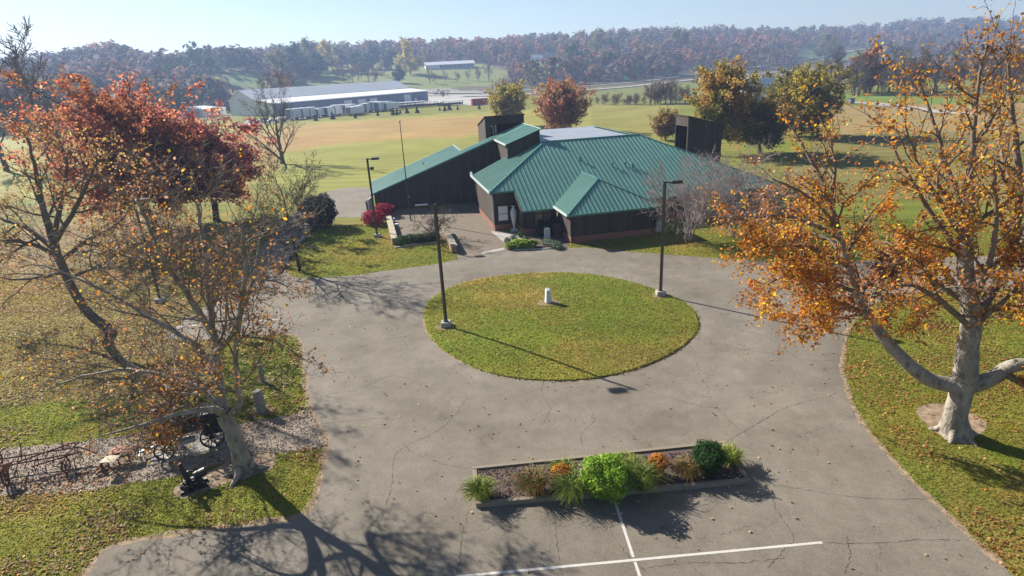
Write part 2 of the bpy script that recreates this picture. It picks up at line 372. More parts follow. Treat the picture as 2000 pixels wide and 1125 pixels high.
def ground_color(x, y, z):
    px, py = proj(np.stack([x, y, z], 1)); n = vnoise(x, y, 7, 1)*.55+vnoise(x, y, 2.3, 2)*.45
    c = np.array(GREEN)[None]*(1-n[:, None]) + np.array(OLIVE)[None]*n[:, None]
    r = np.hypot(x, y); front = (y > 1)
    v1 = np.clip((vnoise(x, y, 3.7, 41)*.6+vnoise(x, y, 1.1, 42)*.4-.52)*5, 0, 1)[:, None]; v2 = np.clip((vnoise(x, y, 4.9, 43)*.6+vnoise(x, y, .9, 44)*.4-.56)*5, 0, 1)[:, None]
    c = c*(1-.4*v1) + np.array((.115, .185, .018))[None]*.4*v1; c = c*(1-.6*v2) + np.array((.25, .185, .05))[None]*.6*v2
    far = np.clip((r-330)/80, 0, 1)[:, None]*.85; c = c*(1-far) + np.array((.105, .085, .06))[None]*far
    for poly, col, st in PATCH:
        jx = (vnoise(x, y, 3+.02*np.max(r)*0, 7)-.5)*14; jy = (vnoise(x, y, 4, 9)-.5)*3
        mk = (inpoly(px+jx, py+jy, poly) & front)[:, None]*st
        c = c*(1-mk) + np.array(col)[None]*mk*(.9+.2*n[:, None])
    return c
def build_ground():
    rings = [0.0] + list(6*np.power(1720/6, np.linspace(0, 1, 240)))
    az = np.concatenate([np.radians(np.linspace(-58, 58, 330)), np.radians(np.linspace(61, 299, 60))])
    nA = len(az); rr = np.array(rings[1:])
    X = (rr[:, None]*np.sin(az)[None]).ravel(); Y = (rr[:, None]*np.cos(az)[None]).ravel(); Z = terrain(X, Y)
    V = np.concatenate([[[0, 0, 0]], np.stack([X, Y, Z], 1)]); nR = len(rr)
    i, j = np.meshgrid(np.arange(nR-1), np.arange(nA), indexing='ij'); j2 = (j+1) % nA
    Q = np.stack([1+i*nA+j, 1+(i+1)*nA+j, 1+(i+1)*nA+j2, 1+i*nA+j2], -1).reshape(-1, 4)[:, ::-1]
    T = np.array([(0, 1+(k+1) % nA, 1+k, 0) for k in range(nA)])
    me = npmesh('ground', V, Q, ground_color(V[:, 0], V[:, 1], V[:, 2]))
    o = link('ground', me, MAT['grass'], smooth=True); tag(o, kind='structure')
    c = MB(); c.add([(0, 0, 0)]+[tuple(V[1+k]) for k in range(nA)], [(0, 1+(k+1) % nA, 1+k) for k in range(nA)])
    tag(c.build('ground', MAT['dirt']), kind='structure')
build_ground()
def gpoly(pts, n=6, closed=True): return [at(*p)[:2] for p in smooth_line(pts, n, closed)]
rj = np.random.default_rng(5)
# the asphalt: loop, car park, drive to the back and the exit to the right
edge = [(160, 1128), (190, 1085), (215, 1066), (350, 1041), (500, 1021), (585, 1008), (607, 988), (624, 935), (637, 874), (640, 858), (606, 800), (592, 725), (587, 672), (574, 655), (540, 654),
        (480, 655), (400, 664), (326, 662), (330, 645), (410, 592), (478, 520), (528, 462), (590, 402), (640, 374), (700, 366), (724, 374), (724, 421), (655, 426), (616, 446),
        (580, 486), (556, 520), (566, 537), (600, 543), (690, 538), (760, 528), (850, 516), (895, 507), (1000, 488), (1140, 484), (1200, 489), (1340, 500), (1460, 509), (1580, 512), (1700, 509), (2060, 497), (2300, 490),
        (2300, 552), (2060, 560), (1800, 574), (1722, 587), (1680, 608), (1656, 645), (1647, 690), (1648, 735), (1666, 792), (1706, 856), (1762, 917), (1832, 987), (1902, 1052), (1975, 1122)]
ew = [at(*p)[:2] for p in smooth_line(edge, 5)]
ew = [p + rj.normal(0, .035, 2) for p in ew]
ew += [np.array((19.5, 9.)), np.array((22, 3.)), np.array((24, -14.)), np.array((-12, -14.)), np.array((-11., 3.)), np.array((-10.4, 8.))]
ASPH = [tuple(p) for p in ew]
asphalt = sheet('car_park_road', ASPH, .012, MAT['asphalt'])
# gravel path and bare earth
GRAV = gpoly([(606, 803), (560, 812), (500, 822), (430, 832), (340, 830), (250, 850), (150, 862), (0, 876), (-200, 880), (-200, 975), (0, 968), (150, 961), (240, 946), (345, 930), (450, 900), (540, 886), (638, 873), (641, 858)])
GRAV = [p + rj.normal(0, .05, 2) for p in GRAV]
tag(sheet('gravel_path', GRAV, .006, MAT['gravel']))
DIRT = gpoly([(338, 962), (352, 945), (400, 925), (460, 896), (520, 882), (538, 890), (528, 918), (470, 934), (420, 952), (360, 974)])
sheet('bare_earth', DIRT, .011, MAT['dirt'])
DIRT2 = gpoly([(1788, 800), (1830, 788), (1880, 800), (1925, 825), (1915, 848), (1865, 862), (1815, 835)])
sheet('bare_earth', DIRT2, .007, MAT['dirt'])
for q in [(517, 742, 16), (512, 800, 20)]:
    sheet('bare_earth', gpoly([(q[0]+q[2]*math.cos(a)*1.2, q[1]+q[2]*.55*math.sin(a)) for a in np.linspace(0, 6.28, 9)[:-1]]), .007, MAT['dirt'])
# island of lawn inside the loop: a low dome
ISL = [at(*p)[:2] for p in smooth_line([(829, 627), (838, 590), (880, 562), (950, 543), (1040, 534), (1130, 534), (1210, 546), (1290, 570), (1345, 597), (1366, 630), (1352, 662), (1300, 698), (1230, 725), (1150, 741), (1070, 744), (980, 735), (905, 708), (852, 672)], 8, True)]
ISLC = np.mean(ISL, 0)
def island_z(x, y):
    d = np.hypot(np.asarray(x)-ISLC[0], np.asarray(y)-ISLC[1])/8.6; return .04 + .22*np.clip(1-d*d, 0, 1)
def build_island():
    P = np.array(ISL); n = len(P); fr = [1, .985, .95, .88, .78, .66, .52, .36, .2]
    V = []; 
    V.append(np.column_stack([P + rj.normal(0, .03, P.shape), np.full(n, .004)]))
    for f in fr:
        Q = ISLC + (P-ISLC)*f + (rj.normal(0, .03, P.shape) if f > .96 else 0)
        V.append(np.column_stack([Q, island_z(Q[:, 0], Q[:, 1])]))
    V.append(np.array([[*ISLC, float(island_z(*ISLC))]])); V = np.concatenate(V); m = len(fr)
    Fc = [(i*n+j, i*n+(j+1) % n, (i+1)*n+(j+1) % n, (i+1)*n+j) for i in range(m) for j in range(n)]
    c = ground_color(V[:, 0], V[:, 1], V[:, 2]*0)*1.08
    me = npmesh('island_lawn', V, np.array(Fc)[:, :], c)
    tag(link('island_lawn', me, MAT['grass'], smooth=True), kind='structure')
    cv = MB(); k0 = m*n; cv.add([tuple(V[k0+j]) for j in range(n)]+[tuple(V[-1])], [(j, (j+1) % n, n) for j in range(n)])
    me2 = cv.mesh('lc'); a = me2.color_attributes.new('Col', 'FLOAT_COLOR', 'POINT')
    for d_ in a.data: d_.color = (*np.array(OLIVE)*.95, 1)
    tag(link('island_lawn', me2, MAT['grass'], smooth=True), kind='structure')
build_island()
# painted bay lines and cracks
def line_strip(p0, p1, wd, z=.0165):
    a, b = at(*p0)[:2], at(*p1)[:2]; n = 30; return [a+(b-a)*t for t in np.linspace(0, 1, n)]
for k, (a, b) in enumerate([((890, 1127), (1606, 1060)), ((1200, 977), (1237, 1089)), ((1240, 1098), (1256, 1145)), ((335, 640), (412, 633)), ((482, 629), (552, 623))]):
    tag(link('painted_line', strip_mesh('painted_line', line_strip(a, b, .1), .1+rj.normal(0, .006, 30), .0165), MAT['paint']), kind='structure')
CRACKS = [[(640, 770), (700, 760), (760, 735), (800, 740)], [(625, 828), (690, 822), (760, 815)], [(910, 780), (885, 815), (850, 845), (795, 872), (770, 895), (765, 950), (745, 1010), (720, 1080), (705, 1125)],
    [(790, 868), (810, 888), (860, 905), (915, 917)], [(915, 1000), (905, 1035), (900, 1080), (893, 1120)], [(1080, 1003), (1087, 1050), (1092, 1090), (1098, 1125)], [(1170, 985), (1195, 1040), (1225, 1085), (1262, 1118)],
    [(1412, 868), (1450, 845), (1500, 815), (1540, 795), (1600, 778)], [(1495, 945), (1520, 1000), (1550, 1050), (1530, 1075), (1500, 1110)], [(1495, 945), (1560, 955), (1640, 968), (1720, 975), (1815, 976)],
    [(1610, 1060), (1700, 1062), (1800, 1055), (1890, 1056)], [(1270, 1108), (1350, 1100), (1450, 1100), (1530, 1090)], [(1400, 800), (1440, 835), (1460, 850)], [(1290, 770), (1350, 790), (1420, 800)],
    [(1060, 830), (1075, 800), (1058, 770), (1062, 745)], [(1140, 880), (1135, 850), (1160, 820), (1150, 790)], [(360, 1060), (420, 1085), (520, 1070), (580, 1090)], [(300, 1060), (330, 1100), (310, 1125)],
    [(1560, 640), (1590, 600), (1600, 560)], [(700, 640), (760, 620), (820, 640)], [(1420, 640), (1500, 660), (1560, 700), (1630, 705)], [(1655, 1050), (1660, 1090), (1650, 1120)]]
for ck in CRACKS:
    P = [at(*p)[:2] for p in smooth_line(ck, 14)]; P = [p+rj.normal(0, .022, 2) for p in P]
    o = link('crack', strip_mesh('crack', P, np.clip(rj.normal(.013, .009, len(P)), .004, .035), .0155), MAT['crack'], parent=asphalt)
# plaza and walk in front of the entrance
PLAZA = [at(*p)[:2] for p in [(752, 418), (800, 409), (940, 398), (948, 420), (976, 452), (1024, 462), (1000, 488), (935, 500), (895, 507), (872, 462), (780, 466), (770, 440)]]
sheet('plaza_paving', PLAZA, .02, MAT['plaza'])
sheet('entrance_walk', [at(*p)[:2] for p in [(958, 452), (1024, 458), (1026, 470), (990, 478), (975, 466)]], .028, MAT['concrete'])
sheet('threshold_strip', [at(*p)[:2] for p in [(940, 493), (984, 484), (986, 488), (942, 497)]], .0275, MAT['concrete'])
# kerb along the left lawn
def kerb(pts, name='kerb', hgt=.13, wd=.16, mt='concrete'):
    P = np.array([at(*p)[:2] for p in pts]); b = MB()
    for a, c in zip(P[:-1], P[1:]):
        d = (c-a)/np.linalg.norm(c-a); nn = np.array([-d[1], d[0]])*wd/2; b.prism([a+nn, a-nn, c-nn, c+nn], 0, hgt)
    return tag(b.build(name, MAT[mt]), kind='structure')
kerb([(616, 446), (580, 486), (556, 521), (545, 537)], mt='crack')
kerb([(1003, 489), (1060, 487), (1106, 484)], hgt=.1)
# strip of road in the distance: highway (two carriageways), side drives
def road(px, wd, name, zo, mt, z_fn=None):
    P = [at(*p, 0)[:2] if z_fn is None else z_fn(p) for p in smooth_line(px, 6)]
    z = np.array([float(terrain(p[0], p[1])) for p in P])+zo
    return tag(link(name, strip_mesh(name, P, wd, z), MAT[mt]), kind='structure')
road([(830, 186), (900, 184), (980, 180), (1100, 172), (1220, 163), (1350, 150), (1500, 137), (1700, 120), (1900, 106), (2080, 97)], 9, 'highway', .5, 'roadgrey')
road([(900, 189), (980, 187), (1100, 180), (1220, 171), (1350, 157), (1500, 143), (1700, 125.5), (1900, 110.5), (2080, 101)], 9, 'highway', .5, 'roadgrey')
road([(1630, 200), (1690, 201), (1760, 208), (1830, 218), (1900, 222)], 5, 'side_drive', .06, 'concrete')
tag(sheet('yard_paving', [at(*p)[:2] for p in [(560, 236), (840, 205), (965, 206), (965, 190), (840, 182), (800, 200), (480, 236), (470, 250)]], .05, MAT['roadgrey']))

# ragged soil edge where the lawns meet the asphalt
def soil_edge(poly, i0, i1, wd, z=.0145, closed=False):
    P = np.array(poly[i0:i1]); P = np.vstack([P, P[:1]]) if closed else P
    s_ = np.concatenate([[0], np.cumsum(np.linalg.norm(np.diff(P, axis=0), axis=1))]); q = np.arange(0, s_[-1], .45); P = np.stack([np.interp(q, s_, P[:, k]) for k in (0, 1)], 1)
    P[1:-1] = (P[:-2]+2*P[1:-1]+P[2:])/4
    w_ = np.clip(wd*(.3+1.4*vnoise(P[:, 0]*3, P[:, 1]*3, 1.0, 8)), .04, .5)
    tag(link('soil_edge', strip_mesh('soil_edge', P, w_, z), MAT['dirt']), kind='structure')
soil_edge(ASPH, 0, 75, .28); soil_edge(ASPH, len(ASPH)-85, len(ASPH)-6, .26); soil_edge(ISL, 0, len(ISL), .24, .0142, True)
# ================================================================== MUSEUM-LIKE BUILDING
BA = math.radians(12); BO = (5.53, 52.04)
bld = empty('dark_wood_building', (BO[0], BO[1], 0), BA, 'dark wood building with green standing seam roofs beyond the grass circle', 'building')
def WP(u, v, z=0):
    return np.array([BO[0]+u*math.cos(BA)-v*math.sin(BA), BO[1]+u*math.sin(BA)+v*math.cos(BA), z])
PT = .4434
zF = lambda u, v: 3.98+PT*(v-6.78)
zL = lambda u, v: 3.98+PT*(u+5.9)
zW = lambda u, v: 2.2+.35*(u+16.95)
def clip(poly, axis, val, keep_ge):
    out = []; n = len(poly)
    for i in range(n):
        a, b = poly[i], poly[(i+1) % n]; fa = (a[axis]-val)*(1 if keep_ge else -1); fb = (b[axis]-val)*(1 if keep_ge else -1)
        if fa >= 0: out.append(a)
        if (fa >= 0) != (fb >= 0):
            t = fa/(fa-fb); out.append((a[0]+(b[0]-a[0])*t, a[1]+(b[1]-a[1])*t))
    return out
def roof_plane(parent, poly, zf, axis, step=.46, mt='roof', thick=.05, rib=.055, name='roof_panel'):
    """poly in (u,v); seams at constant coordinate `axis`; one object for each panel"""
    lo = min(p[axis] for p in poly); hi = max(p[axis] for p in poly); n = max(1, round((hi-lo)/step)); st = (hi-lo)/n
    for k in range(n):
        a, b = lo+k*st, lo+(k+1)*st; pl = clip(clip(poly, axis, a, True), axis, b-.001, False)
        q = []
        for p in pl:
            if not q or math.hypot(p[0]-q[-1][0], p[1]-q[-1][1]) > 1e-4: q.append(p)
        if len(q) > 2 and math.hypot(q[0][0]-q[-1][0], q[0][1]-q[-1][1]) < 1e-4: q.pop()
        if len(q) < 3: continue
        m = MB(); zt = [zf(*p) for p in q]; m.prism(q, [z-thick for z in zt], zt)
        e = sorted([p for p in q if abs(p[axis]-a) < 2e-3], key=lambda p: p[1-axis])
        if len(e) >= 2 and k > 0:
            p0, p1 = e[0], e[-1]; d = .022
            pp = [(p0[0]-d, p0[1]), (p0[0]+d, p0[1]), (p1[0]+d, p1[1]), (p1[0]-d, p1[1])] if axis == 0 else [(p0[0], p0[1]-d), (p1[0], p1[1]-d), (p1[0], p1[1]+d), (p0[0], p0[1]+d)]
            m.prism(pp, [zf(*x)+.004 for x in pp], [zf(*x)+rib for x in pp])
        m.build(name, MAT[mt], parent)
def beam(p, q, wd, ht, mb=None):
    """box beam between local points p,q (top centre line)"""
    p = Vector(p); q = Vector(q); d = (q-p).normalized(); s = Vector((-d.y, d.x, 0)).normalized()*wd/2; dn = Vector((0, 0, -ht)); mb = mb or MB()
    vs = [p+s, p-s, q-s, q+s]; return mb.add(vs+[x+dn for x in vs], [(0, 1, 2, 3), (7, 6, 5, 4), (0, 4, 5, 1), (1, 5, 6, 2), (2, 6, 7, 3), (3, 7, 4, 0)])
def wall(poly, name='wall', mt='wood_dark'):
    """poly: list of 3d local points of a flat wall face outline; extruded 0.16 inwards by normal"""
    P = [Vector(p) for p in poly]; n = (P[1]-P[0]).cross(P[2]-P[1]).normalized()*.16; k = len(P); m = MB()
    m.add(P+[p-n for p in P], [tuple(range(k)), tuple(range(2*k-1, k-1, -1))]+[(i, k+i, k+(i+1) % k, (i+1) % k) for i in range(k)])
    return m.build(name, MAT[mt], bld)
# --- main block
bz = .6
for (a, b) in [((-5.5, 17.4), (-5.5, 7.1)), ((-5.5, 7.1), (-3.3, 7.1)), ((-3.3, 7.1), (-3.3, 4.4)), ((-3.3, 4.4), (.05, 4.4)), ((.05, 3.6), (.05, 0)), ((.05, 0), (8.2, 0)), ((8.2, 0), (8.2, 4.2)), ((8.2, 4.2), (23.3, 4.2)), ((23.3, 4.2), (23.3, 29)), ((23.3, 29), (1.7, 29))]:
    L_ = math.hypot(b[0]-a[0], b[1]-a[1]); hi = 3.85
    if a[1] <= 4.41 and b[1] <= 4.41 and a[0] > -3.4: hi = 2.62
    if a[0] >= 23 or b[0] >= 23: hi = 2.62
    face = [(a[0], a[1], bz), (b[0], b[1], bz), (b[0], b[1], hi), (a[0], a[1], hi)]
    if a == (-3.3, 7.1): face = [(a[0], a[1], bz), (b[0], b[1], bz), (b[0], b[1], zF(*b)-.1), (a[0], a[1], zF(*a)-.1)]
    left_face = a[0] == b[0] and b[1] < a[1]  # walls facing left; both keys give one siding material
    wall(face, 'wall', 'wood_siding' if left_face else 'wood_dark')
    d = Vector((b[0]-a[0], b[1]-a[1], 0)).normalized(); nrm = Vector((d.y, -d.x, 0))*.07
    m = MB(); p = [Vector((*a, 0))-d*.0+nrm, Vector((*b, 0))+d*.066+nrm, Vector((*b, 0))+d*.066-nrm*2.2, Vector((*a, 0))-nrm*2.2]
    m.prism([(q.x, q.y) for q in p], -.05, bz); br = m.build('brick_base', MAT['brick'], bld)
    m = MB(); m.prism([((q+nrm*.35).x, (q+nrm*.35).y) for q in p], bz+.001, bz+.05); m.build('ledge', MAT['wood_siding'], br)
    # corner board
    if L_ > 2:
        m = MB(); c = Vector((*a, 0))+nrm*.25; m.box((c.x-.09, c.y-.09, bz+.05), (c.x+.09, c.y+.09, hi-.05)); m.build('corner_board', MAT['wood_dark'], bld)
roof = MB(); beam((-5.9, 6.78, 4.05), (1.52, 14.2, zL(1.52, 0)+.07), .22, .07, roof); roof = roof.build('roof', MAT['roof_trim'], bld)
roof_plane(roof, [(-5.9, 6.78), (-3.5, 6.78), (-3.5, 3.6), (23.7, 3.6), (12.9, 14.6), (1.92, 14.6)], zF, 0)
roof_plane(roof, [(-5.9, 6.78), (1.7, 14.38), (1.7, 15.55), (-2.0, 15.55), (-2.0, 17.5), (-5.9, 17.5)], zL, 1)
zR = lambda u, v: 2.57+PT*(23.7-u)
roof_plane(roof, [(23.7, 3.6), (23.7, 29.5), (12.9, 29.5), (12.9, 14.6)], zR, 1, 1.2)
m = MB(); m.prism([(1.72, 14.75), (13.6, 14.75), (13.6, 31.), (5., 31.), (1.72, 24.3)], 6.9, 7.12); m.build('flat_roof', MAT['membrane'], roof)
m = MB(); beam((1.7, 14.63, 7.50), (12.95, 14.63, 7.50), .28, .42, m); m.build('ridge_cap', MAT['roof_trim'], roof)
m = MB(); beam((12.9, 14.6, 7.5), (23.75, 3.6, 2.66), .24, .1, m); m.build('hip_cap', MAT['roof_trim'], roof)
# gutters and fascias
def gutter(p, q, mt='roof_trim', wd=.13, ht=.17):
    m = MB(); beam(p, q, wd, ht, m); return m.build('gutter', MAT[mt], roof)
gutter((-5.97, 6.7, 3.99), (-5.97, 17.5, 3.99), 'trim_pale'); gutter((-5.9, 6.71, 3.97), (-3.55, 6.71, 3.97)); gutter((-3.5, 3.53, 2.56), (-.5, 3.53, 2.56)); gutter((8.7, 3.53, 2.56), (23.7, 3.53, 2.56))
m = MB(); beam((-3.57, 6.78, 3.97), (-3.57, 3.55, 2.56), .08, .2, m); m.build('rake_board', MAT['wood_siding'], roof)
m = MB(); m.tube([(-5.75, 7.0, 3.85), (-5.68, 6.98, .7), (-5.75, 6.9, .35)], .05, 6); m.build('downpipe', MAT['trim_pale'], bld)
for u in (.2, 7.9):
    m = MB(); m.tube([(u, -.12, 2.6), (u, -.14, .3), (u+.05, -.3, .12)], .05, 6); m.build('downpipe', MAT['wood_dark'], bld)
# --- right block roof (hip)
rb = MB(); pr = .465; zb = lambda u, v: 2.7+pr*(v+.35); zbl = lambda u, v: 2.7+pr*(u+.35); zbr = lambda u, v: 2.7+pr*(8.65-u)
beam((-.35, -.35, 2.78), (4.15, 4.15, 2.7+pr*4.5+.07), .16, .08, rb); beam((8.65, -.35, 2.78), (4.15, 4.15, 2.7+pr*4.5+.07), .16, .08, rb)
beam((4.15, 4.15, 4.88), (4.15, 8.7, 4.88), .2, .1, rb); rb = rb.build('block_roof', MAT['roof_trim'], bld)
roof_plane(rb, [(-.35, -.35), (8.65, -.35), (4.15, 4.15)], zb, 0, .42)
roof_plane(rb, [(-.35, -.35), (4.15, 4.15), (4.15, 8.6), (-.35, 3.9)], zbl, 1, .42)
roof_plane(rb, [(8.65, -.35), (8.65, 3.9), (4.15, 8.6), (4.15, 4.15)], zbr, 1, .42)
m = MB(); beam((-.4, -.42, 2.70), (8.7, -.42, 2.70), .13, .17, m); m.build('gutter', MAT['roof_trim'], rb)
m = MB(); beam((-.42, -.36, 2.69), (-.42, 3.9, 2.69), .13, .16, m); m.build('gutter', MAT['trim_pale'], rb)
# --- porch glazing, entrance
for i, u in enumerate((-2.15, -1.3)):
    fr = MB(); fr.box((u, 4.3, .3), (u+.82, 4.39, 2.45)); fr = fr.build('door', MAT['wood_siding'], bld)
    for z0, z1 in ((.4, 1.95), (2.05, 2.4)):
        m = MB(); m.box((u+.06, 4.27, z0), (u+.76, 4.299, z1)); m.build('pane', MAT['tanglass'], fr)
m = MB(); m.box((-5.3+.1, 7.0, .95), (-4.15, 7.095, 2.5)); nb = m.build('notice_board', MAT['wood_siding'], bld)
for z0, z1 in ((1.02, 1.66), (1.72, 2.44)):
    m = MB(); m.box((-5.14, 6.97, z0), (-4.2, 6.998, z1)); m.build('notice_panel', MAT['white'], nb)
# --- roof vents
for (u, v) in ((4.6, 10.6), (9.0, 9.0), (9.7, 8.7), (7.6, 9.1)):
    m = MB(); z = zF(u, v); m.lathe([(.1, 0), (.09, .35), (.16, .36), (.15, .46), (.05, .52)], (u, v, z-.05), 10); m.build('roof_vent', MAT['roof_trim'], roof)
# --- long wing with its shed roof, clerestory bay and back part
u0, u1 = -16.95, 1.7
def wingwall(pts, mt='wood_dark'): return wall(pts, 'wall', mt)
wingwall([(u0, 21.9, 0), (u1, 21.9, 0), (u1, 21.9, zW(u1, 0)-.1), (u0, 21.9, zW(u0, 0)-.1)])
wingwall([(u0, 29.8, 0), (u0, 21.9, 0), (u0, 21.9, 2.1), (u0, 29.8, 2.1)], 'wood_siding')
wingwall([(-6.2, 24.2, 0), (-6.2, 30.9, 0), (-6.2, 30.9, zW(-6.2, 0)-.1), (-6.2, 24.2, zW(-6.2, 0)-.1)])
wingwall([(-6.2, 30.9, 0), (u0, 30.9, 0), (u0, 30.9, 2.1), (-6.2, 30.9, zW(-6.2, 0)-.1)])
wingwall([(u1, 15.6, 4), (u1, 24.2, 4), (u1, 24.2, zW(u1, 0)-.1), (u1, 15.6, zW(u1, 0)-.1)])
wingwall([(u1, 24.2, 0), (-6.2, 24.2, 0), (-6.2, 24.2, zW(-6.2, 0)-.1), (u1, 24.2, zW(u1, 0)-.1)])
wingwall([(-2., 21.9, 5.2), (-2., 15.7, 5.2), (-2., 15.7, zW(-2, 0)-.12), (-2., 21.9, zW(-2, 0)-.12)], 'wood_siding')
wingwall([(-2., 15.7, 5.2), (u1, 15.7, 5.2), (u1, 15.7, zW(u1, 0)-.12), (-2., 15.7, zW(-2, 0)-.12)])
wr = MB(); beam((u0-.3, 21.72, zW(u0-.3, 0)+.05), (-2.05, 21.72, zW(-2.05, 0)+.05), .1, .2, wr); wr = wr.build('wing_roof', MAT['roof_trim'], bld)
roof_plane(wr, [(u0-.35, 21.75), (-6.1, 21.75), (-6.1, 31), (u0-.35, 31)], zW, 1, .46, rib=.03)
roof_plane(wr, [(-6.1, 21.75), (u1+.1, 21.75), (u1+.1, 24.3), (-6.1, 24.3)], zW, 1, .46, rib=.03)
roof_plane(wr, [(-2.2, 15.5), (u1+.1, 15.5), (u1+.1, 21.74), (-2.2, 21.74)], zW, 1, .46, rib=.03)
for p, q in (((-2.26, 15.45, zW(-2.25, 0)+.03), (-2.26, 21.7, zW(-2.25, 0)+.03)), ((-6.05, 24.3, zW(-6.05, 0)+.04), (-6.05, 31, zW(-6.05, 0)+.04)), ((u1+.12, 15.5, zW(u1+.1, 0)+.04), (u1+.12, 24.3, zW(u1+.1, 0)+.04)), ((u0-.4, 21.75, zW(u0-.4, 0)+.02), (u0-.4, 31, zW(u0-.4, 0)+.02))):
    m = MB(); beam(p, q, .12, .2, m); m.build('fascia', MAT['trim_pale'], wr)
m = MB(); z = zW(-11, 0); m.lathe([(.05, -.1), (.05, .45), (.09, .46), (.09, .52)], (-10.6, 26, z), 8); m.build('vent_pipe', MAT['black'], wr)
m = MB(); m.disc((-5.9, 17.75, 4.05), (1, .3, 0), .33, .08, 16); m.build('satellite_dish', MAT['trim_pale'], bld)
m = MB(); m.tube([(-5.6, 17.7, 3.4), (-5.85, 17.7, 3.9)], .04, 6); m.build('dish_arm', MAT['trim_pale'], bld)
# --- the two louvre towers
def tower(face, mt):
    return wall(face, 'tower_wall', mt)
a, b, v0, v1, zh, zl = -2.63, 2.3, 25., 30.4, 9.7, 8.3
tw = [((a, v0), zh), ((b, v0), zh), ((b, v1), zl), ((a, v1), zl)]
tower([(a, v1, 4), (a, v0, 4), (a, v0, zh), (a, v1, zl)], 'wood_siding')
tower([(a, v0, 8.75), (b, v0, 8.75), (b, v0, zh), (a, v0, zh)], 'wood_dark'); tower([(a, v0, 4), (a+.7, v0, 4), (a+.7, v0, 8.75), (a, v0, 8.75)], 'wood_dark'); tower([(b-.5, v0, 4), (b, v0, 4), (b, v0, 8.75), (b-.5, v0, 8.75)], 'wood_dark')
tower([(b, v0, 4), (b, v1, 4), (b, v1, zl), (b, v0, zh)], 'wood_dark'); tower([(b, v1, 4), (a, v1, 4), (a, v1, zl), (b, v1, zl)], 'wood_dark')
m = MB(); m.prism([(a-.1, v0-.1), (b+.1, v0-.1), (b+.1, v1+.1), (a-.1, v1+.1)], [zh-.02, zh-.02, zl-.02, zl-.02], [zh+.1, zh+.1, zl+.1, zl+.1]); m.build('tower_roof', MAT['wood_dark'], bld)
m = MB(); m.tube([(a+.95, v0-.06, 8.6), (a+.95, v0-.06, 6.6)], .06, 8); m.tube([(a+.55, v0-.06, 8.6), (a+.95, v0-.06, 8.6)], .07, 8); m.tube([(a+1.3, v0+.1, 8.7), (a+1.3, v0+.1, 6.6)], .11, 8); m.build('flue_pipe', MAT['steel'], bld)
a, b, v0, v1, zh, zl = 19.87, 24.3, 16., 19.24, 8.86, 7.55
tower([(a, v0, 2.5), (b, v0, 2.5), (b, v0, zl), (a, v0, zh)], 'wood_dark'); tower([(b, v0, 2.5), (b, v1, 2.5), (b, v1, zl), (b, v0, zl)], 'wood_dark'); tower([(b, v1, 2.5), (a, v1, 2.5), (a, v1, zh), (b, v1, zl)], 'wood_dark')
tower([(a, v1, 7.7), (a, v0, 7.7), (a, v0, zh), (a, v1, zh)], 'wood_siding'); tower([(a, v0+.28, 2.5), (a, v0, 2.5), (a, v0, 7.7), (a, v0+.28, 7.7)], 'wood_siding'); tower([(a, v1, 2.5), (a, v1-.2, 2.5), (a, v1-.2, 7.7), (a, v1, 7.7)], 'wood_siding')
m = MB(); m.prism([(a-.1, v0-.1), (b+.1, v0-.1), (b+.1, v1+.1), (a-.1, v1+.1)], [zh-.02, zl-.02, zl-.02, zh-.02], [zh+.1, zl+.1, zl+.1, zh+.1]); m.build('tower_roof', MAT['wood_dark'], bld)
# ================================================================== THINGS AROUND THE BUILDING
def world_box(name, mt, lo, hi, parent, bevel=0): m = MB(); m.box(lo, hi); return m.build(name, MAT[mt], parent, bevel=bevel)
# ---- lamp posts
def lamp_post(base, arm_dir, label, flood=False, z0=0):
    t = empty('lamp_post', (base[0], base[1], z0), 0, label, 'street lamp', 'lamp posts with shoebox heads')
    hgt = 7.75
    m = MB(); m.prism([(-.3, -.3), (.3, -.3), (.3, .3), (-.3, .3)], -.3, .32); m.build('footing', MAT['concrete'], t, bevel=.03)
    m = MB(); m.tube([(0, 0, .32), (0, 0, .36)], .16, 12); m.tube([(0, 0, .36), (0, 0, 3.5), (0, 0, hgt)], [.11, .105, .1], 4); m.build('pole', MAT['bronze'], t)
    d = Vector((arm_dir[0], arm_dir[1], 0)).normalized(); s = Vector((-d.y, d.x, 0)); c = Vector((0, 0, hgt-.08))
    m = MB(); m.tube([c-d*.08, c+d*.42], .045, 8); m.build('arm', MAT['bronze'], t)
    m = MB(); q = [c+d*.4+s*.21, c+d*.4-s*.21, c+d*1.12-s*.21, c+d*1.12+s*.21]; m.prism([(v.x, v.y) for v in q], c.z-.09, c.z+.11); hd = m.build('lamp_head', MAT['bronze'], t, bevel=.02)
    m = MB(); q = [c+d*.44+s*.17, c+d*.44-s*.17, c+d*1.08-s*.17, c+d*1.08+s*.17]; m.prism([(v.x, v.y) for v in q], c.z-.10, c.z-.092); m.build('lens', MAT['lens'], hd)
    if flood:
        m = MB(); f = Vector((0, 0, hgt-.95)); m.tube([f, f+d*.2], .03, 6); q = [f+d*.2+s*.14, f+d*.2-s*.14, f+d*.5-s*.18, f+d*.5+s*.18]; m.prism([(v.x, v.y) for v in q], f.z-.14, f.z+.12); m.build('floodlight', MAT['bronze'], t)
    return t
b = at(872, 640); lamp_post(b, (-1, -.1), 'lamp post at the left edge of the grass circle, head turned left', z0=float(island_z(b[0], b[1])))
b = at(1290, 578); lamp_post(b, (1, .1), 'lamp post at the right edge of the grass circle, head turned right', z0=float(island_z(b[0], b[1])))
b = at(737, 463); lamp_post(b, (1, .1), 'lamp post with small floodlight beside the crimson shrub', True)
b = at(314, 590); lamp_post(b, (1, -.1), 'lamp post among the autumn trees on the left', False)
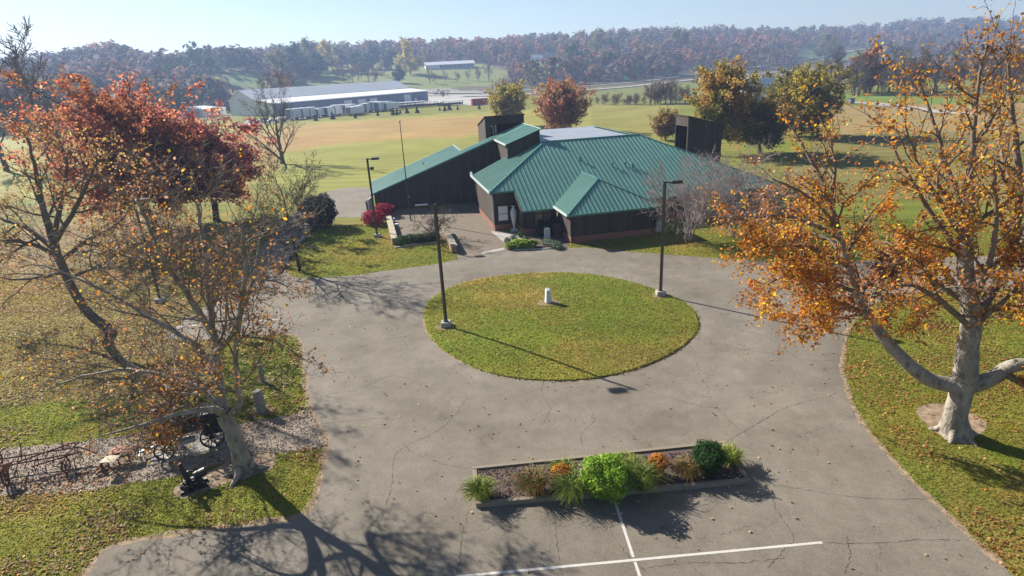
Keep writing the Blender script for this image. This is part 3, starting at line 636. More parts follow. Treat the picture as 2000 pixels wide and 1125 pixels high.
for p, rr in (((872, 641), .62), ((1290, 579), .62), ((1071, 597), .75)):
    c = at(*p); zz = float(island_z(c[0], c[1]))
    P = [(c[0]+rr*(1+.2*math.sin(3*a+p[0]))*math.cos(a), c[1]+rr*(1+.15*math.cos(2*a))*math.sin(a)) for a in np.linspace(0, 6.28, 17)[:-1]]
    m = MB(); m.add([(x, y, float(island_z(x, y))+.012) for x, y in P]+[(c[0], c[1], zz+.02)], [(i, (i+1) % 16, 16) for i in range(16)]); tag(m.build('bare_earth', MAT['dirt']), kind='structure')
# ---- stone marker on the island
c = at(1071, 597); zz = float(island_z(c[0], c[1]))
t = empty('stone_marker', (c[0], c[1], zz), .25, 'white stone marker with sloping top in the middle of the grass circle', 'monument')
m = MB(); m.add([(-.2, -.2, -.1), (.2, -.2, -.1), (.2, .2, -.1), (-.2, .2, -.1), (-.16, -.17, .62), (.17, -.17, .62), (.17, .17, .66), (-.16, .17, .66), (-.15, -.16, .88), (.15, -.16, .88), (.14, .16, 1.0), (-.14, .16, 1.0)],
    [(3, 2, 1, 0), (0, 1, 5, 4), (1, 2, 6, 5), (2, 3, 7, 6), (3, 0, 4, 7), (4, 5, 9, 8), (5, 6, 10, 9), (6, 7, 11, 10), (7, 4, 8, 11), (8, 9, 10, 11)]); m.build('stone', MAT['marble'], t, bevel=.025)
# ---- flagpole
c = at(802, 431); t = empty('flagpole', (c[0], c[1], 0), 0, 'tall bare flagpole in front of the long dark wall', 'flagpole')
m = MB(); m.tube([(0, 0, 0), (0, 0, 3), (0, 0, 6), (0, 0, 10.4)], [.075, .07, .055, .035], 10); m.build('pole', MAT['bronze'], t)
m = MB(); m.lathe([(.02, 10.4), (.09, 10.46), (.11, 10.53), (.07, 10.62), (.02, 10.65)], (0, 0, 0), 10); m.build('finial', MAT['steel'], t)
m = MB(); m.lathe([(.22, 0), (.2, .06), (.1, .1)], (0, 0, .02), 12); m.build('collar', MAT['concrete'], t)
m = MB(); m.box((.05, -.04, 2.6), (.16, .04, 2.75)); m.build('cleat', MAT['steel'], t)
# ---- low plaza walls with stone caps
def low_wall(p0, p1, wd, ht, label):
    a, b = at(*p0), at(*p1); d = (b-a)[:2]; L_ = float(np.hypot(*d)); t = empty('garden_wall', (a[0], a[1], 0), math.atan2(d[1], d[0]), label, 'wall', 'low brick walls with stone caps')
    m = MB(); m.box((0, -wd/2, -.1), (L_, wd/2, ht)); m.build('brickwork', MAT['brick_pale'], t)
    n = max(2, int(L_/1.5))
    for k in range(n):
        m = MB(); m.box((k*L_/n+.008-.04*(k == 0), -wd/2-.05, ht+.002), ((k+1)*L_/n-.008+.04*(k == n-1), wd/2+.05, ht+.1)); m.build('cap_stone', MAT['stonecap'], t, bevel=.012)
    return t
low_wall((760, 433), (772, 478), .5, .55, 'low brick wall with stone cap beside the crimson shrub')
low_wall((868, 455), (888, 494), .5, .6, 'low brick wall with stone cap beside the entrance walk')
kerb([(771, 485), (800, 480), (862, 474)], hgt=.12)
bed = sheet('planting_bed', [at(*p)[:2] for p in [(772, 484), (862, 474), (866, 462), (790, 467), (774, 470)]], .026, MAT['mulch'])
for p in ((766, 434), (773, 445)):
    c = at(*p); t = empty('bench', (c[0], c[1], .02), BA+.1, ('white slab bench nearest the crimson shrub' if p[0] == 766 else 'white slab bench next to the low wall, nearer the hedge'), 'bench')
    world_box('seat', 'white', (-.3, -.22, .32), (.3, .22, .42), t, .01)
    for x in (-.2, .2): world_box('leg', 'white', (x-.05, -.16, 0), (x+.05, .16, .318), t)
# ---- urn by the entrance, notice slab, AC unit, service box
c = WP(-3.75, 6.35); t = empty('stone_urn', (c[0], c[1], .03), 0, 'tall slender pale urn statue in the entrance recess', 'urn')
world_box('plinth', 'marble', (-.35, -.35, 0), (.35, .35, .16), t, .015)
m = MB(); m.lathe([(.2, .16), (.1, .26), (.09, .45), (.16, .7), (.26, 1.2), (.31, 1.6), (.3, 1.95), (.2, 2.2), (.11, 2.32), (.12, 2.4), (.24, 2.48), (.22, 2.5)], (0, 0, 0), 20); m.build('vase', MAT['marble'], t, smooth=True)
c = WP(-1.55, 2.3); t = empty('marker_slab', (c[0], c[1], 0), BA+.05, 'white upright slab with rounded top in the bed by the entrance', 'sign')
m = MB(); pr_ = [(-.28, 0), (.28, 0)]+[(.28*math.cos(a), .98+.1*math.sin(a)) for a in np.linspace(0, math.pi, 9)]; n_ = len(pr_)
m.add([(x, -.06, z) for x, z in pr_]+[(x, .06, z) for x, z in pr_], [tuple(range(n_)), tuple(range(2*n_-1, n_-1, -1))]+[(i, n_+i, n_+(i+1) % n_, (i+1) % n_) for i in range(n_)]); m.build('slab', MAT['white'], t)
for k in range(5):
    world_box('lettering', 'steel', (-.2+.03*(k % 2), -.063, .82-.12*k), (.2-.05*(k % 3), -.0605, .86-.12*k), t)
c = WP(8.8, .9); t = empty('air_conditioner', (c[0], c[1], 0), BA, 'pale metal air conditioning unit at the corner of the right block', 'air conditioner')
world_box('pad', 'concrete', (-.55, -.5, 0), (.55, .5, .08), t); world_box('casing', 'trim_pale', (-.42, -.38, .081), (.42, .38, .98), t, .02)
m = MB(); m.disc((0, 0, .99), (0, 0, 1), .3, .03, 16, .24); m.disc((0, 0, .99), (0, 0, 1), .14, .02, 16, .1); m.build('fan_guard', MAT['black'], t)
for k in range(6): world_box('louvre', 'steel', (-.38, -.395, .2+.11*k), (.38, -.381, .25+.11*k), t)
c = at(722, 418); t = empty('service_gate', (c[0], c[1], 0), BA+1.3, 'white framed gate and bin at the left end of the wing', 'gate')
for x in (0, 1.9): world_box('post', 'white', (x-.06, -.06, 0), (x+.06, .06, 1.7), t)
world_box('rail', 'white', (.061, -.05, 1.58), (1.839, .05, 1.7), t); world_box('panel', 'trim_pale', (.062, -.02, .15), (1.838, .02, 1.579), t)
c = at(734, 408); t = empty('wheelie_bin', (c[0]-.7, c[1]-.6, 0), BA, 'dark bin standing against the left end wall', 'bin')
m = MB(); m.add([(-.22, -.25, .06), (.22, -.25, .06), (.22, .25, .06), (-.22, .25, .06), (-.3, -.33, 1.0), (.3, -.33, 1.0), (.3, .33, 1.0), (-.3, .33, 1.0)], [(3, 2, 1, 0), (4, 5, 6, 7), (0, 1, 5, 4), (1, 2, 6, 5), (2, 3, 7, 6), (3, 0, 4, 7)]); m.build('body', MAT['black'], t, bevel=.02)
m = MB(); m.prism([(-.33, -.37), (.33, -.37), (.33, .36), (-.33, .36)], 1.002, [1.04, 1.04, 1.1, 1.1]); m.build('lid', MAT['black'], t)
for x in (-.24, .24): m = MB(); m.disc((x, .27, .1), (1, 0, 0), .1, .05, 12); m.build('wheel', MAT['tyre'], t)
# ---- stone posts by the gravel path
for (p, hh, rr, lb) in (((514, 746), 1.05, .13, 'slim weathered stone post farther from the gravel path'), ((511, 803), 1.15, .24, 'stout round-topped stone post beside the gravel path')):
    c = at(*p); t = empty('stone_post', (c[0], c[1], 0), .3, lb, 'post', 'old stone posts')
    m = MB(); m.lathe([(rr*1.05, -.1), (rr, .1), (rr*.96, hh*.6), (rr*.93, hh*.95), (rr*.75, hh)], (0, 0, 0), 9 if rr > .2 else 6); m.build('shaft', MAT['stone'], t, bevel=.012)
# ================================================================== PLANTER IN THE CAR PARK
PC = [at(930, 993)[:2], at(1466, 946)[:2], at(1414, 868)[:2], at(923, 919)[:2]]
pl = empty('planter_bed', (float(np.mean([p[0] for p in PC])), float(np.mean([p[1] for p in PC])), 0), 0, 'long timber edged planting bed in the car park', 'planter')
pl0 = np.array([pl.location.x, pl.location.y]); Q = [p-pl0 for p in PC]
def timber(a, b, wd=.17, ht=.2, off=0.0, n=1):
    d = (b-a)/np.linalg.norm(b-a); nn = np.array([-d[1], d[0]])*wd; L_ = np.linalg.norm(b-a)
    for k in range(n):
        s0 = a+d*(L_*k/n+.006); s1 = a+d*(L_*(k+1)/n-.006)
        m = MB(); m.prism([s0, s1, s1+nn, s0+nn], .004, ht+.012*math.sin(k*3.1)); m.build('timber', MAT['timber'], pl, bevel=.012)
du = (Q[1]-Q[0])/np.linalg.norm(Q[1]-Q[0])
timber(Q[0], Q[1], n=4); timber(Q[2], Q[3], n=4)
dl = (Q[3]-Q[0])/np.linalg.norm(Q[3]-Q[0]); timber(Q[3]-dl*.18, Q[0]+dl*.18); dr = (Q[2]-Q[1])/np.linalg.norm(Q[2]-Q[1]); timber(Q[1]+dr*.18, Q[2]-dr*.18)
ins = [Q[i]+(np.mean(Q, 0)-Q[i])*.04 for i in range(4)]
m = MB(); m.prism([tuple(p) for p in ins], .01, .13); m.build('mulch', MAT['mulch'], pl)
# mulch chips
rc = np.random.default_rng(3)
def quads(C, sz, nrm, asp=1., rg=rc):
    """one kite per centre: C (n,3), nrm (n,3) facing, sz (n,) -> V,F (two triangles folded a little)"""
    n = len(C); nrm = nrm/(np.linalg.norm(nrm, axis=1)[:, None]+1e-9); rv = rg.normal(size=(n, 3)); a = np.cross(nrm, rv); a /= np.linalg.norm(a, axis=1)[:, None]+1e-9; b = np.cross(nrm, a)
    s = sz[:, None]; fold = nrm*s*.18
    V = np.stack([C-a*s*.5*asp, C-b*s*.42+fold, C+a*s*.5*asp, C+b*s*.42+fold], 1).reshape(-1, 3)
    i = np.arange(n)*4; Fc = np.concatenate([np.stack([i, i+1, i+2], 1), np.stack([i, i+2, i+3], 1)])
    return V, Fc
def leaf_object(name, C, sz, nrm, cols, parent=None, mt='leaf', asp=1.1, rg=rc):
    V, Fc = quads(C, sz, nrm, asp, rg); return link(name, npmesh(name, V, Fc, np.repeat(cols, 4, 0)), MAT[mt], parent)
def pick(pal, n, rg=rc, jit=.2):
    pal = np.array(pal); wts = pal[:, 3]/pal[:, 3].sum(); k = rg.choice(len(pal), n, p=wts); return pal[k, :3]*np.clip(rg.normal(1, jit, (n, 1)), .45, 1.7)
n = 2600; st = rc.random((n, 2)); Pm = np.array([Q[0]+(Q[1]-Q[0])*s*.98+.01+(Q[3]-Q[0])*(.06+.86*tt) for s, tt in st]) + np.array([.02, .0])
ok = inpoly(Pm[:, 0], Pm[:, 1], ins); Pm = Pm[ok]; n = len(Pm)
leaf_object('mulch_chips', np.column_stack([Pm, np.full(n, .145)]), rc.uniform(.05, .11, n), rc.normal(size=(n, 3))*.5+[0, 0, 1], pick([(.2, .15, .14, 3), (.1, .06, .05, 3), (.32, .26, .25, 1.5), (.25, .12, .06, .8)], n), pl, 'leaf')['kind'] = 'stuff'
# ---- plants
def shrub(name, c, rx, ry, rz, n, sz, pal, label, cat='shrub', group=None, z0=0.0, inner=.35, mt='leaf', stems=6, seed=1, shape=1.0, flat=.0, up=.25):
    g = np.random.default_rng(seed); t = empty(name, (c[0], c[1], z0), g.random()*6, label, cat, group)
    d = g.normal(size=(n, 3)); d /= np.linalg.norm(d, axis=1)[:, None]
    lump = 1+.16*np.sin(d[:, 0]*5+seed)*np.cos(d[:, 1]*4+seed*2)+.12*np.sin(d[:, 2]*9+d[:, 0]*6+seed)+.07*np.sin(d[:, 0]*17+d[:, 2]*13)*np.cos(d[:, 1]*15+seed)
    rad = (1-inner*g.random(n)**2)*lump*g.normal(1, .04, n)
    C = d*rad[:, None]*[rx, ry, rz]; C[:, 2] += rz*(1-flat); k = C[:, 2] > .03; C = C[k]; d = d[k]
    cols = pick(pal, len(C), g)
    leaf_object('foliage', C, g.uniform(.7, 1.3, len(C))*sz, d+g.normal(size=d.shape)*.55+[0, 0, up], cols, t, mt, 1.2, g)
    m = MB()
    for k in range(stems):
        a = g.random()*6.28; e = g.uniform(.3, .7); m.tube([(math.cos(a)*.04, math.sin(a)*.04, -.02), (math.cos(a)*rx*e*.5, math.sin(a)*ry*e*.5, rz*.7), (math.cos(a)*rx*e, math.sin(a)*ry*e, rz*1.4)], [.03*rz+.006, .018*rz+.005, .006], 5)
    m.build('stems', MAT['bark_dark'], t); return t
def lily(c, r, hgt, n, pal, label, seed, z0=.13):
    r *= 1.5; hgt *= 1.1; n = int(n*1.7)
    g = np.random.default_rng(seed); t = empty('daylily_clump', (c[0], c[1], z0), 0, label, 'plant', 'arching grassy clumps in the planter')
    k = 7; az = g.random(n)*6.283; rr = g.uniform(.35, 1.0, n)*r; hh = g.uniform(.6, 1.1, n)*hgt; s = np.linspace(0, 1, k)
    b0 = g.normal(0, .1*r, (n, 2)); rad = rr[:, None]*s[None]**1.3; z = hh[:, None]*(np.sin(np.minimum(s*2.2, 3)*1.0)[None])*1.05
    X = b0[:, :1]+rad*np.cos(az)[:, None]; Y = b0[:, 1:]+rad*np.sin(az)[:, None]; wd = (.02*(1-s*.85))[None]*g.uniform(.8, 1.4, (n, 1))
    ox = -np.sin(az)[:, None]*wd; oy = np.cos(az)[:, None]*wd
    V = np.concatenate([np.stack([X+ox, Y+oy, z], -1)[:, :, None], np.stack([X-ox, Y-oy, z+.01], -1)[:, :, None]], 2).reshape(-1, 3)
    i = (np.arange(n)*k*2)[:, None]+np.arange(k-1)[None]*2; Fc = np.stack([i, i+1, i+3, i+2], -1).reshape(-1, 4)
    me = npmesh('leaves', V, Fc, np.repeat(pick(pal, n, g), 2*k, 0)); link('leaves', me, MAT['leaf'], t); return t
YG = [(.30, .36, .05, 3), (.22, .30, .05, 3), (.4, .38, .08, 1)]; DG = [(.16, .25, .05, 3), (.24, .3, .06, 2), (.36, .3, .08, 1)]; OB = [(.2, .19, .06, 3), (.33, .21, .08, 2), (.3, .12, .05, 1.5), (.16, .2, .05, 1)]
for p, r, hh, n, pal, lb, sd_ in [((940, 972), .55, .5, 260, YG, 'yellow green grassy clump at the left end of the planter', 1), ((1045, 962), .68, .58, 260, OB, 'browning grassy clump between the left end and the first pot', 2),
        ((1120, 968), .72, .6, 300, DG, 'green arching clump left of the bright leafy shrub', 3), ((1105, 935), .5, .55, 160, YG, 'upright grassy clump behind the first flower pot', 8),
        ((1252, 950), .8, .62, 340, DG, 'green arching clump right of the bright leafy shrub', 4), ((1225, 925), .55, .6, 180, YG, 'yellow green clump between bright shrub and second pot', 9), ((1345, 932), .55, .5, 240, OB, 'browning grassy clump beside the dark round shrub', 5), ((1428, 905), .55, .45, 240, YG, 'yellow green grassy clump at the right end of the planter', 6)]:
    lily(at(*p, .13), r, hh, n, pal, lb, sd_)
shrub('leafy_shrub', at(1182, 962, .13), .86, .82, .74, 5200, .095, [(.30, .46, .045, 4), (.22, .38, .04, 3), (.42, .5, .08, 1)], 'bright lime green leafy shrub in the middle of the planter', z0=.13, seed=4)
shrub('round_shrub', at(1381, 918, .13), .6, .58, .6, 6000, .055, [(.035, .10, .02, 4), (.05, .13, .025, 3), (.02, .06, .015, 2)], 'dark green clipped round shrub near the right end of the planter', z0=.13, seed=7, inner=.25)
for p, lb, sd_ in (((1098, 946), 'terracotta pot of orange flowers left of the lime green shrub', 11), ((1285, 926), 'terracotta pot of orange flowers right of the lime green shrub', 12)):
    c = at(*p, .13); t = empty('flower_pot', (c[0], c[1], .13), 0, lb, 'flower pot', 'terracotta pots of orange flowers')
    m = MB(); m.lathe([(.2, 0), (.27, .4), (.31, .405), (.31, .5), (.27, .502), (.24, .45)], (0, 0, 0), 18); m.build('pot', MAT['terracotta'], t)
    g = np.random.default_rng(sd_); n = 520; d = g.normal(size=(n, 3)); d /= np.linalg.norm(d, axis=1)[:, None]; d[:, 2] = abs(d[:, 2]); C = d*[.42, .42, .38]*g.uniform(.75, 1.05, (n, 1))+[0, 0, .48]
    leaf_object('flowers', C[:330], np.full(330, .075), d[:330]+g.normal(size=(330, 3))*.3, pick([(.6, .2, .02, 3), (.65, .3, .03, 2), (.45, .12, .02, 1)], 330, g), t, 'leaf', 1, g)
    leaf_object('leaves', C[330:]*[.9, .9, .95], np.full(n-330, .08), d[330:]+g.normal(size=(n-330, 3))*.4, pick([(.1, .15, .03, 1), (.2, .14, .04, 1)], n-330, g), t, 'leaf', 1, g)
# shrubs at the building
BOX = [(.03, .075, .02, 3), (.045, .1, .025, 2)]
for k, p in enumerate([(786, 479), (803, 474), (818, 474), (834, 472), (849, 470)]):
    shrub('box_shrub', at(*p), .72 if k == 0 else .6, .6, .48 if k == 0 else .42, 1500, .08, BOX, ('clipped round box shrub at the left corner of the plaza bed' if k == 0 else ['', 'second', 'third', 'fourth', 'fifth'][k]+' clipped box shrub from the left in the plaza bed'), group='box hedge row at the plaza', seed=20+k, inner=.25)
RED = [(.34, .015, .055, 4), (.24, .01, .04, 2), (.42, .04, .08, 1)]
shrub('crimson_shrub', at(731, 438), 1.4, 1.15, .74, 2400, .14, RED, 'crimson burning shrub, nearer and wider one beside the lamp post', seed=31, group='crimson shrubs')
shrub('crimson_shrub', at(752, 423), 1.15, 1.0, .78, 2000, .14, RED, 'crimson burning shrub, farther one against the dark wing wall', seed=32, group='crimson shrubs')
shrub('evergreen_bush', at(627, 443), 1.95, 1.8, 1.75, 8000, .15, [(.018, .028, .014, 4), (.03, .04, .02, 2), (.12, .075, .05, .7)], 'large dark round evergreen bush beside the side drive', seed=33, mt='needle')
shrub('hosta_bed', at(1020, 484), 1.35, .65, .36, 2400, .18, [(.22, .36, .045, 3), (.3, .4, .06, 2), (.38, .36, .08, .6)], 'bright green leafy plants in front of the entrance', cat='plants', seed=34, stems=10)
shrub('juniper', at(1078, 481), 1.5, .6, .24, 3200, .09, [(.12, .17, .10, 3), (.16, .2, .13, 2)], 'low grey green spreading juniper beneath the white slab', seed=35, mt='needle')
for k, p in enumerate([(992, 476), (1004, 470), (1018, 464)]): shrub('box_shrub', at(*p), .35, .33, .3, 700, .06, BOX, ['small dark box shrub nearest the walk', 'small dark box shrub, middle of three by the walk', 'small dark box shrub against the entrance post'][k], group='small box shrubs by the walk', seed=40+k)
for k, (u, v) in enumerate([(-1.7, 3.5), (-.7, 3.3)]):
    c = WP(u, v); shrub('entrance_shrub', c, .55, .5, .75, 1500, .1, [(.012, .02, .012, 3), (.02, .03, .015, 1)], ['dark shrub in front of the left entrance door', 'dark shrub in the corner beside the right block'][k], seed=50+k, mt='needle', group='dark shrubs at the entrance')
c = WP(.3, 2.2); lily((c[0]-.75, c[1]), .5, 1.1, 120, [(.2, .16, .1, 1), (.25, .2, .13, 1)], 'tall dry grass clump in the corner by the right block', 61, 0.02)
bedp = sheet('entrance_bed', [at(*p)[:2] for p in [(985, 487), (1004, 470), (1026, 462), (1096, 455), (1112, 478), (1106, 483), (1060, 486), (1003, 488)]], .018, MAT['mulch'])
# ================================================================== OLD MACHINES ON THE GRAVEL
def wheel(parent, c, axis, r, wd, mt='iron', spokes=8, name='wheel', hub=.12):
    m = MB(); m.disc(c, axis, r, wd, 24, r*.88); rim = m.build(name, MAT[mt], parent)
    ax = Vector(axis).normalized(); ref = Vector((0, 0, 1)); a = ax.cross(ref).normalized(); b = ax.cross(a); cv = Vector(c)
    m = MB(); m.disc(c, axis, r*hub, wd*1.3, 12); m.build('hub', MAT[mt], rim)
    for k in range(spokes):
        q = 2*math.pi*k/spokes; e = (a*math.cos(q)+b*math.sin(q)); m = MB(); m.tube([cv+e*r*hub*.8, cv+e*r*.9], r*.04+.006, 5); m.build('spoke', MAT[mt], rim)
    return rim
c = at(372, 872); ang = math.radians(24)
sheet('machine_slab', [(c[0]+x*math.cos(ang)-y*math.sin(ang), c[1]+x*math.sin(ang)+y*math.cos(ang)) for x, y in ((-1.5, -.75), (1.4, -.75), (1.4, 1.0), (-1.5, 1.0))], .03, MAT['concrete'])
t = empty('steam_engine', (c[0], c[1], .03), ang, 'black antique portable engine on spoked iron wheels under the left tree', 'engine')
for x, y, r in ((1.0, -.62, .5), (1.0, .72, .5), (-.9, -.6, .4), (-.9, .68, .4)): wheel(t, (x, y, r), (0, 1, 0), r, .12, spokes=10)
for x, z in ((1.0, .5), (-.9, .4)): m = MB(); m.tube([(x, -.66, z), (x, .76, z)], .05, 8); m.build('axle', MAT['iron'], t)
m = MB(); m.tube([(-1.25, .05, 1.0), (.75, .05, 1.0)], .34, 18); m.build('boiler', MAT['iron'], t, smooth=False)
m = MB(); m.box((.7, -.36, .5), (1.45, .46, 1.5)); m.build('firebox', MAT['iron'], t, bevel=.03)
m = MB(); m.lathe([(.2, 1.25), (.15, 1.4), (.13, 2.0), (.2, 2.1), (.17, 2.14)], (-1.0, .05, 0), 14); m.build('chimney', MAT['iron'], t)
m = MB(); m.box((-.4, -.2, 1.3), (.5, .3, 1.48)); m.tube([(-.4, .05, 1.5), (.1, .05, 1.5)], .12, 12); m.tube([(.1, .05, 1.5), (.7, .05, 1.52)], .03, 6); m.build('cylinder', MAT['iron'], t)
wheel(t, (.75, -.45, 1.55), (0, 1, 0), .42, .08, spokes=6, name='flywheel')
m = MB(); m.tube([(.75, -.5, 1.55), (.75, .45, 1.55)], .03, 6); m.build('crankshaft', MAT['steel'], t)
m = MB(); m.tube([(-1.2, .05, .4), (-1.9, .05, .3), (-2.0, .1, .25)], .05, 6); m.tube([(-1.9, -.3, .28), (-1.9, .35, .28)], .045, 6); m.tube([(-1.9, .3, .28), (-1.7, .95, .7)], .04, 6); m.build('draw_bar', MAT['steel'], t)
m = MB(); m.box((-.35, -.75, .55), (.35, -.5, .75)); m.build('step_box', MAT['steel'], t)
c = at(345, 896); t = empty('stone_block', (c[0], c[1], 0), .5, 'small pale flat stone in front of the black engine', 'stone')
m = MB(); m.prism([(-.32, -.14), (.25, -.2), (.34, .12), (-.1, .2)], -.05, .12); m.build('block', MAT['stonecap'], t, bevel=.02)
# small stationary engine
c = at(380, 952); t = empty('stationary_engine', (c[0], c[1], 0), .5, 'small black stationary engine with flywheels on bare earth', 'engine')
for y in (-.22, .22): m = MB(); m.box((-.5, y-.06, 0), (.5, y+.06, .12)); m.build('skid', MAT['iron'], t)
m = MB(); m.box((-.34, -.17, .12), (.34, .17, .42)); m.build('crankcase', MAT['iron'], t, bevel=.02)
m = MB(); m.tube([(.1, 0, .5), (.52, 0, .58)], .17, 14); m.build('drum', MAT['iron'], t)
m = MB(); m.tube([(-.15, 0, .42), (-.2, 0, .78), (-.28, .02, 1.15)], [.11, .1, .08], 10); m.lathe([(.1, 1.12), (.11, 1.2), (.05, 1.24)], (-.28, .02, 0), 10); m.build('cylinder', MAT['iron'], t)
for y in (-.3, .3): wheel(t, (-.1, y, .34), (0, 1, 0), .3, .06, spokes=6, name='flywheel')
# rusty raking implement at the far left
c = at(70, 925); t = empty('rusty_harrow', (c[0], c[1], 0), .12, 'rusty tangle of an old horse drawn implement at the left edge', 'farm implement')
g = np.random.default_rng(8)
fr = [((-2.2, .5, .55), (1.5, .75, .6)), ((-2.2, -.1, .5), (1.9, .3, .62)), ((-.2, -.8, .5), (-1.0, .9, .55)), ((1.2, -.3, .5), (1.35, 1.0, .7)), ((.2, -.3, .55), (1.6, .25, .6)), ((-1.9, -.3, .35), (-1.6, 1.0, .8)), ((1.5, .75, .6), (2.3, .4, .4)), ((-.6, .1, .6), (1.3, .95, .75))]
for a, b in fr: m = MB(); m.tube([a, b], .035, 5); m.build('frame_bar', MAT['rust'], t)
for k in range(15):
    x = -2.1+.28*k; y = .1+.12*math.sin(k*1.7); m = MB(); sg = 1 if k % 2 else -1
    m.tube([(x, y, .55), (x+.05, y+sg*.22, .72), (x+.08, y+sg*.45, .5), (x+.05, y+sg*.42, .2), (x, y+sg*.25, .02)], .02, 5); m.build('tine', MAT['rust'], t)
wheel(t, (-.75, -.55, .4), (.9, .35, 0), .42, .07, 'rust', 7); wheel(t, (1.35, -.15, .33), (1, .1, 0), .33, .06, 'rust', 7); wheel(t, (-1.9, .85, .33), (1, .1, 0), .33, .06, 'rust', 7)
m = MB(); m.add([(-.95, -.45, .85), (-.65, -.4, .9), (-.55, -.1, .8), (-.9, -.12, .74), (-.9, -.4, .55), (-.7, -.38, .5)], [(0, 1, 2, 3), (0, 4, 5, 1), (0, 3, 4), (1, 5, 2), (3, 2, 5, 4)]); m.build('seat', MAT['rust_pale'], t)
m = MB(); m.tube([(-.55, .3, .6), (-.45, .35, 1.1), (-.42, .36, 1.35)], .025, 5); m.build('lever', MAT['rust'], t)
m = MB(); m.tube([(.95, .6, .6), (1.0, .62, 1.1)], .025, 5); m.build('lever', MAT['rust'], t)
# second rusty implement with a faded sheet and a pale board
c = at(222, 912); t = empty('rusty_plough', (c[0], c[1], 0), .1, 'rusty implement carrying a faded red sheet and a pale board', 'farm implement')
for a, b in [((-.55, -.65, .12), (-.3, .3, .3)), ((-.3, .3, .3), (.2, .55, .35)), ((-.4, -.6, .1), (.0, -.2, .3)), ((-.5, .1, .25), (.7, .3, .35)), ((-.2, .0, .0), (-.15, .1, .6)), ((.55, .25, 0), (.55, .3, .5))]:
    m = MB(); m.tube([a, b], .04, 6); m.build('frame_bar', MAT['rust'], t)
vs = [(x, y, .46+.1*math.cos((x-.25)*2.4)) for y in (.18, .72) for x in np.linspace(-.3, .85, 7)]
m = MB(); m.add(vs+[(x, y, z-.02) for x, y, z in vs], [(i, i+1, i+8, i+7) for i in range(6)]+[(14+i+7, 14+i+8, 14+i+1, 14+i) for i in range(6)]); m.build('curved_sheet', MAT['rust_pale'], t)
vs = [(x, y, .5+.1*math.cos((x)*3)-.1*(y+.3)) for y in (-.55, .02) for x in np.linspace(-.16, .38, 5)]
m = MB(); m.add(vs+[(x, y, z-.03) for x, y, z in vs], [(i, i+1, i+6, i+5) for i in range(4)]+[(10+i+5, 10+i+6, 10+i+1, 10+i) for i in range(4)]+[(0, 10, 11, 1), (1, 11, 12, 2), (2, 12, 13, 3), (3, 13, 14, 4)]); m.build('board', MAT['board'], t)
m = MB(); m.tube([(-.1, -.3, .3), (.3, -.25, .0)], .03, 5); m.tube([(.3, -.1, .42), (.35, -.1, 0)], .03, 5); m.build('leg', MAT['rust'], t)
wheel(t, (-.35, -.15, .2), (1, .5, 0), .2, .06, 'rust', 5)
